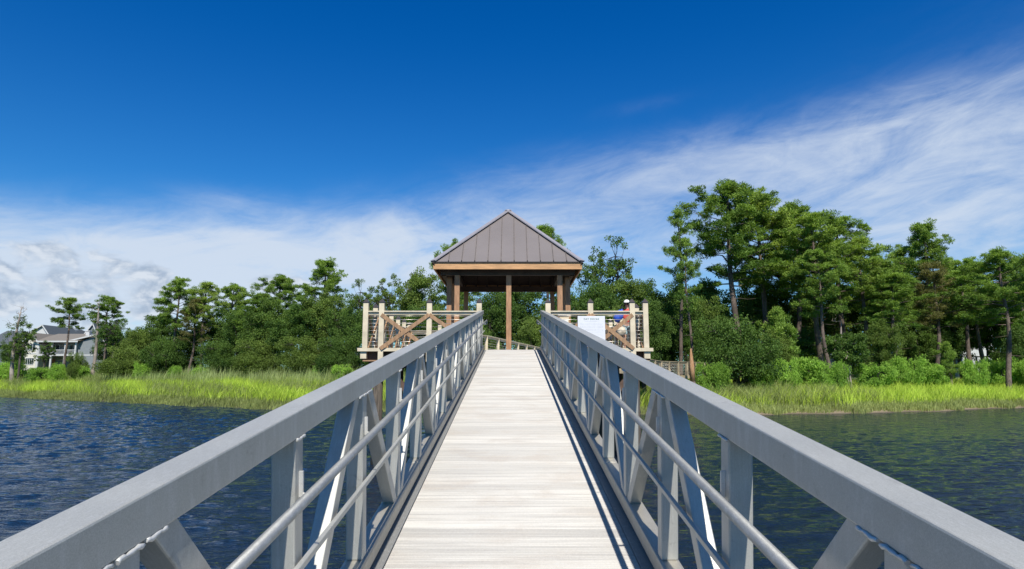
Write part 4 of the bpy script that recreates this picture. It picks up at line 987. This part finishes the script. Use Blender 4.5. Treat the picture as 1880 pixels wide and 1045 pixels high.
# ------------------------------------------------------------------ marsh grass and reeds (uncountable)
def grass(name, matn, label, xr, dr, n, h, wd, seed, lean=.25, hvar=.3, pat=0, tb=.5):
    rs = np.random.RandomState(seed); X = rs.uniform(xr[0], xr[1], n * 2); dd = dr[0] + (dr[1] - dr[0]) * rs.random(n * 2) ** .85
    pn = np.sin(X * .21 + seed) * np.sin(dd * .37 + X * .11) + .6 * np.sin(X * .55 + dd * .8 + seed) + .4 * np.sin(X * 1.3 - dd)
    keep = rs.random(n * 2) < np.clip(.7 + pat * pn, .12, 1); X, dd, pn = X[keep][:n], dd[keep][:n], pn[keep][:n]; n = len(X)
    S = np.array([shore(x) for x in X]); Y = S + dd + .12 * np.sin(X * 3)
    Z = np.array([gh(x, y) for x, y in zip(X, Y)])
    ok = (np.abs(X) > 0)  # all
    Hh = h * (1 + hvar * rs.normal(size=n)).clip(.45, 1.7) * (1 + .22 * pn * pat * 2) * np.clip(.55 + dd / 4.0, .55, 1)
    a = rs.random(n) * 6.283; w = wd * rs.uniform(.6, 1.4, n)
    lx, ly = rs.normal(size=n) * lean * Hh + .10 * Hh, rs.normal(size=n) * lean * Hh
    b0 = np.stack([X - np.cos(a) * w / 2, Y - np.sin(a) * w / 2, Z - .05], 1); b1 = np.stack([X + np.cos(a) * w / 2, Y + np.sin(a) * w / 2, Z - .05], 1)
    m0 = np.stack([X + lx * .35 - np.cos(a) * w * .4, Y + ly * .35 - np.sin(a) * w * .4, Z + Hh * .6], 1); m1 = np.stack([X + lx * .35 + np.cos(a) * w * .4, Y + ly * .35 + np.sin(a) * w * .4, Z + Hh * .6], 1)
    tp = np.stack([X + lx, Y + ly, Z + Hh], 1)
    V = np.stack([b0, b1, m1, m0, tp], 1).reshape(-1, 3); i = np.arange(n) * 5
    q = np.stack([i, i + 1, i + 2, i + 3], 1); q2 = np.stack([i + 3, i + 2, i + 4, i + 4], 1)
    # use quads for blades and triangles for tips: store tips as separate degenerate-free mesh via from arrays
    nv = len(V); nf = len(q); me = bpy.data.meshes.new(name); me.vertices.add(nv); me.vertices.foreach_set('co', V.astype(np.float32).ravel())
    tri = np.stack([i + 3, i + 2, i + 4], 1)
    li = np.concatenate([q.ravel(), tri.ravel()]).astype(np.int32); me.loops.add(len(li)); me.loops.foreach_set('vertex_index', li)
    ls = np.concatenate([np.arange(nf) * 4, nf * 4 + np.arange(nf) * 3]).astype(np.int32); lt = np.concatenate([np.full(nf, 4), np.full(nf, 3)]).astype(np.int32)
    me.polygons.add(2 * nf); me.polygons.foreach_set('loop_start', ls); me.polygons.foreach_set('loop_total', lt); me.materials.append(MATS[matn]); me.update(calc_edges=True)
    tt = np.clip(tb + .22 * pn + rs.normal(size=n) * .18, 0, 1); at_ = me.attributes.new('tint', 'FLOAT', 'POINT'); at_.data.foreach_set('value', np.repeat(tt, 5).astype(np.float32))
    o = bpy.data.objects.new(name, me); COL.objects.link(o); tag(o, label, 'grass', kind='stuff')
grass('marsh_grass', 'olive_leaf', 'olive fringe of marsh grass at the water line of the left bank', (-150, 6), (-.7, 4), 65000, .5, .045, 1, pat=.2)
grass('marsh_grass', 'marsh_leaf', 'bright yellow-green marsh grass on the left bank', (-150, 9), (2.5, 18), 150000, .95, .05, 2, pat=.3, tb=.55, lean=.3)
grass('marsh_grass', 'olive_leaf', 'duller patches of grass among the yellow-green of the left bank', (-150, 9), (2.5, 20), 45000, 1.0, .05, 6, pat=.6)
grass('reeds', 'reed_leaf', 'tall pale green reeds in front of the left wood', (-160, 4), (15, 34), 120000, 1.65, .055, 3, lean=.14, pat=.25)
grass('marsh_grass', 'olive_leaf', 'brownish grass fringe along the sandy edge of the right bank', (6, 110), (.3, 4.5), 60000, .42, .04, 4, pat=.3, lean=.35)
grass('marsh_grass', 'marsh_leaf', 'bright yellow-green marsh grass on the right bank', (6, 110), (2.2, 22), 170000, .95, .045, 5, pat=.2, tb=.7, lean=.3)
grass('marsh_grass', 'olive_leaf', 'duller grass patches in the middle of the right bank', (6, 31), (2.5, 11), 26000, .9, .045, 7, pat=.6, lean=.35)

# ------------------------------------------------------------------ houses
def win(mb_root, x0, x1, z0, z1, y, face='y', n=1):
    L = mb_root.location
    m = MB(); fr = .09
    if face == 'y':
        m.box((x0, y - .06, z0), (x1, y + .02, z0 + fr)); m.box((x0, y - .06, z1 - fr), (x1, y + .02, z1))
        for k in range(n + 1):
            xx = x0 + (x1 - x0 - fr) * k / n; m.box((xx, y - .055, z0 + fr), (xx + fr, y + .02, z1 - fr))
    w = part(m, 'window', 'trim_paint', mb_root)
    m = MB(); m.box((x0 + fr, y - .03, z0 + fr), (x1 - fr, y - .01, z1 - fr)); rebase(m, mb_root).build('pane', 'window_glass', w)
def house_left():
    D = 135.0; g0 = 1.5
    X = lambda px: XP(px, D); Z = lambda py: ZP(py, D)
    h = empty('house', (X(90), D, g0), label='cream and grey two-storey house with white balcony behind the left reeds', cat='house')
    # left wing: gable facing the water
    x0, x1, zt = X(40), X(64), Z(628); xm = (x0 + x1) / 2; pk = Z(612)
    m = MB(); m.box((x0, D, g0), (x1, D + 9, zt)); m.faces([(x0, D, zt), (x1, D, zt), (xm, D, pk), (x0, D + 9, zt), (x1, D + 9, zt), (xm, D + 9, pk)], [(0, 1, 2), (4, 3, 5)]); part(m, 'wall', 'siding_cream', h)
    m = MB(); m.beam((x0 - .35, D + 4.3, zt - .1), (xm, D + 4.3, pk + .12), 10.2, .16, up=(1, 0, .1)) if False else None
    for (xa, za), (xb, zb_) in (((x0 - .4, zt - .25), (xm, pk + .12)), ((xm, pk + .12), (x1 + .4, zt - .25))):
        m.faces([(xa, D - .5, za), (xb, D - .5, zb_), (xb, D + 9, zb_), (xa, D + 9, za), (xa, D - .5, za - .18), (xb, D - .5, zb_ - .18), (xb, D + 9, zb_ - .18), (xa, D + 9, za - .18)],
                [(3, 2, 1, 0), (4, 5, 6, 7), (0, 1, 5, 4), (1, 2, 6, 5), (2, 3, 7, 6), (3, 0, 4, 7)])
    part(m, 'roof', 'shingle_brown', h)
    m = MB()
    for (xa, za), (xb, zb_) in (((x0 - .42, zt - .3), (xm, pk + .06)), ((xm, pk + .06), (x1 + .42, zt - .3))): m.beam((xa, D - .53, za), (xb, D - .53, zb_), .05, .28)
    m.box((x0 - .05, D - .06, Z(650)), (x1 + .05, D - .005, Z(648)))
    for xx in (x0, x1 - .22): m.box((xx, D - .05, g0), (xx + .22, D - .005, zt))
    part(m, 'white_trim', 'trim_paint', h)
    win(h, X(44), X(60), Z(643.5), Z(631), D, n=3); win(h, X(44), X(59), Z(670), Z(657), D, n=4)
    # porch block
    px0, px1 = X(64), X(135); zr = Z(626); zf = Z(651)
    m = MB(); m.box((px0, D + 3, g0), (px1, D + 10, zr)); part(m, 'wall', 'siding_grey', h)
    m = MB(); m.box((px0, D - .2, zf - .28), (px1, D + 3, zf)); part(m, 'balcony_floor', 'trim_paint', h)
    m = MB(); m.box((px0, D - .2, zf + .9), (px1, D - .12, zf + 1.0)); m.box((px0, D - .2, zf + .02), (px1, D - .12, zf + .1))
    for k in range(46): xx = px0 + (px1 - px0) * (k + .5) / 46; m.box((xx, D - .18, zf + .1), (xx + .04, D - .14, zf + .9))
    part(m, 'balcony_railing', 'trim_paint', h)
    for px in (66, 90, 115, 134): m = MB(); m.box((X(px) - .15, D - .15, g0), (X(px) + .15, D + .15, zr)); part(m, 'porch_column', 'trim_paint', h)
    win(h, X(70), X(86), Z(648), Z(632), D + 3, n=2); win(h, X(118), X(131), Z(650), Z(631), D + 3, n=2); win(h, X(94), X(112), Z(648), Z(632), D + 3, n=2)
    m = MB(); m.box((X(72), D + 2.9, g0), (X(80), D + 2.99, Z(658))); part(m, 'brick_panel', 'brick', h)
    rz = Z(609)
    m = MB(); m.faces([(px0 - 1, D - .6, zr), (px1 + .6, D - .6, zr), (px1 + 4, D + 7, rz), (px0 - 1, D + 7, rz), (px0 - 1, D - .6, zr - .25), (px1 + .6, D - .6, zr - .25)], [(0, 1, 2, 3), (4, 5, 1, 0)]); part(m, 'roof', 'shingle_brown', h)
    m = MB(); m.box((px0, D - .66, zr - .3), (px1 + .6, D - .6, zr)); part(m, 'gutter', 'trim_paint', h)
    # right wing with raking roof edge
    rx0, rx1 = px1, X(184); pkx = X(172)
    m = MB(); y = D + .6; ys_ = [y, D + 9]
    pts = [(rx0, g0), (rx1, g0), (rx1, Z(628)), (pkx, Z(615)), (rx0, Z(628))]
    m.faces([(a, y, b) for a, b in pts] + [(a, D + 9, b) for a, b in pts], [(0, 1, 2, 3, 4), (9, 8, 7, 6, 5), (1, 6, 7, 2), (0, 4, 9, 5)]); part(m, 'wall', 'siding_grey', h)
    m = MB()
    for (xa, za), (xb, zb_) in (((X(117), Z(626)), (pkx, Z(613))), ((pkx, Z(613)), (rx1 + .5, Z(630)))): m.faces([(xa, y - .5, za), (xb, y - .5, zb_), (xb, D + 9, zb_), (xa, D + 9, za), (xa, y - .5, za - .2), (xb, y - .5, zb_ - .2), (xb, D + 9, zb_ - .2), (xa, D + 9, za - .2)], [(3, 2, 1, 0), (4, 5, 6, 7), (0, 1, 5, 4), (1, 2, 6, 5), (3, 0, 4, 7)])
    part(m, 'roof', 'shingle_brown', h)
    m = MB(); m.beam((X(117), y - .53, Z(626.5)), (pkx, y - .53, Z(613.5)), .05, .28); m.beam((pkx, y - .53, Z(613.5)), (rx1 + .5, y - .53, Z(630.5)), .05, .28); m.box((rx0, y - .05, Z(653)), (rx1, y - .005, Z(651))); part(m, 'white_trim', 'trim_paint', h)
    win(h, X(174), X(180), Z(649), Z(637), y, n=1)
    m = MB(); cxx = X(124); m.box((cxx - .4, D + 5, zr), (cxx + .4, D + 6, Z(605.5))); m.box((cxx - .5, D + 4.9, Z(605.5)), (cxx + .5, D + 6.1, Z(604))); part(m, 'chimney', 'trim_paint', h)
house_left()
def gable_house(px0, px1, pxm, yb, ye, yp, D, label, wall, roofm, depth=12, ridge='x', windows=()):
    X = lambda px: XP(px, D); Z = lambda py: ZP(py, D); g0 = min(Z(yb), 2.5)
    h = empty('house', (X((px0 + px1) / 2), D, g0), label=label, cat='house'); x0, x1 = X(px0), X(px1); ze, zp = Z(ye), Z(yp); xm = X(pxm)
    m = MB(); m.box((x0, D, g0), (x1, D + depth, ze))
    if ridge == 'y': m.faces([(x0, D, ze), (x1, D, ze), (xm, D, zp), (x0, D + depth, ze), (x1, D + depth, ze), (xm, D + depth, zp)], [(0, 1, 2), (4, 3, 5)])
    part(m, 'wall', wall, h)
    m = MB()
    if ridge == 'y':
        for (xa, za), (xb, zb_) in (((x0 - .5, ze - .3), (xm, zp + .15)), ((xm, zp + .15), (x1 + .5, ze - .3))):
            m.faces([(xa, D - .5, za), (xb, D - .5, zb_), (xb, D + depth, zb_), (xa, D + depth, za), (xa, D - .5, za - .22), (xb, D - .5, zb_ - .22), (xb, D + depth, zb_ - .22), (xa, D + depth, za - .22)], [(3, 2, 1, 0), (4, 5, 6, 7), (0, 1, 5, 4), (1, 2, 6, 5), (3, 0, 4, 7)])
    else:
        i = (x1 - x0) * .14
        m.faces([(x0 - .5, D - .6, ze), (x1 + .5, D - .6, ze), (x1 + .5, D + depth, ze), (x0 - .5, D + depth, ze), (x0 + i, D + depth / 2, zp), (x1 - i, D + depth / 2, zp)], [(0, 1, 5, 4), (1, 2, 5), (2, 3, 4, 5), (3, 0, 4), (3, 2, 1, 0)])
    part(m, 'roof', roofm, h)
    if ridge == 'y':
        m = MB(); m.beam((x0 - .5, D - .53, ze - .36), (xm, D - .53, zp + .05), .05, .3); m.beam((xm, D - .53, zp + .05), (x1 + .5, D - .53, ze - .36), .05, .3); part(m, 'white_trim', 'trim_paint', h)
    for (a, b, c, d) in windows: win(h, X(a), X(b), Z(c), Z(d), D, n=2)
    return h
gable_house(-40, 8, -10, 670, 634, 604, 150, 'dark-roofed blue-grey house cut off by the left edge', 'siding_blue', 'shingle_dark')
gable_house(46, 80, 70, 640, 612, 597.5, 175, 'dark-roofed house with small white gable behind the left wing', 'trim_paint', 'shingle_dark', ridge='y')
gable_house(76, 120, 98, 640, 614, 602, 185, 'low dark-roofed house behind the chimney of the cream house', 'siding_grey', 'shingle_dark')
gable_house(150, 172, 163, 650, 615, 595, 190, 'steep dark-roofed house showing behind the snag', 'siding_grey', 'shingle_dark', ridge='y')
gable_house(228, 285, 264, 675, 622, 605, 165, 'white-gabled house showing between the snags and the slim pines', 'trim_paint', 'metal_roof_pale', ridge='y', windows=[(258, 270, 650, 635)])
gable_house(560, 640, 600, 700, 652, 630, 135, 'pale house glimpsed through the dark left wood', 'siding_cream', 'shingle_dark', windows=[(565, 580, 680, 660), (600, 620, 680, 660), (630, 645, 680, 660)])
gable_house(1770, 1832, 1800, 660, 560, 530, 98, 'tall white house glimpsed through the pines at the right', 'trim_paint', 'shingle_dark', ridge='y', windows=[(1790, 1802, 580, 563), (1805, 1818, 610, 590)])
gable_house(1655, 1760, 1700, 664, 648, 628, 92, 'low building with pale metal roof behind the trunks at right', 'trim_paint', 'metal_roof_pale')
gable_house(1560, 1625, 1590, 664, 652, 642, 90, 'low pale-roofed shelter behind the bright bushes', 'grey_wood', 'metal_roof_pale')
# white pillars between the trunks (pergola posts)
# navy umbrella
ux = XP(1825, 86); root = empty('umbrella', (ux, 86, gh(ux, 86)), label='navy patio umbrella under the trees at the right', cat='umbrella')
zt = ZP(619, 86); L = root.location
m = MB(); n = 8
ring = [(1.7 * math.cos(6.283 * k / n), 1.7 * math.sin(6.283 * k / n), zt - .75 - L.z) for k in range(n)]; topv = (0, 0, zt - L.z)
m.faces(ring + [topv] + [(a * .98, b * .98, c - .05) for a, b, c in ring] + [(0, 0, zt - .05 - L.z)], [(k, (k + 1) % n, n) for k in range(n)] + [((k + 1) % n + n + 1, k + n + 1, 2 * n + 1) for k in range(n)] + [(k, k + n + 1, (k + 1) % n + n + 1, (k + 1) % n) for k in range(n)])
m.build('canopy', 'navy_fabric', root)
m = MB(); m.tube([(0, 0, -.1), (0, 0, zt - L.z + .08)], .035, 8); m.build('pole', 'grey_wood', root)
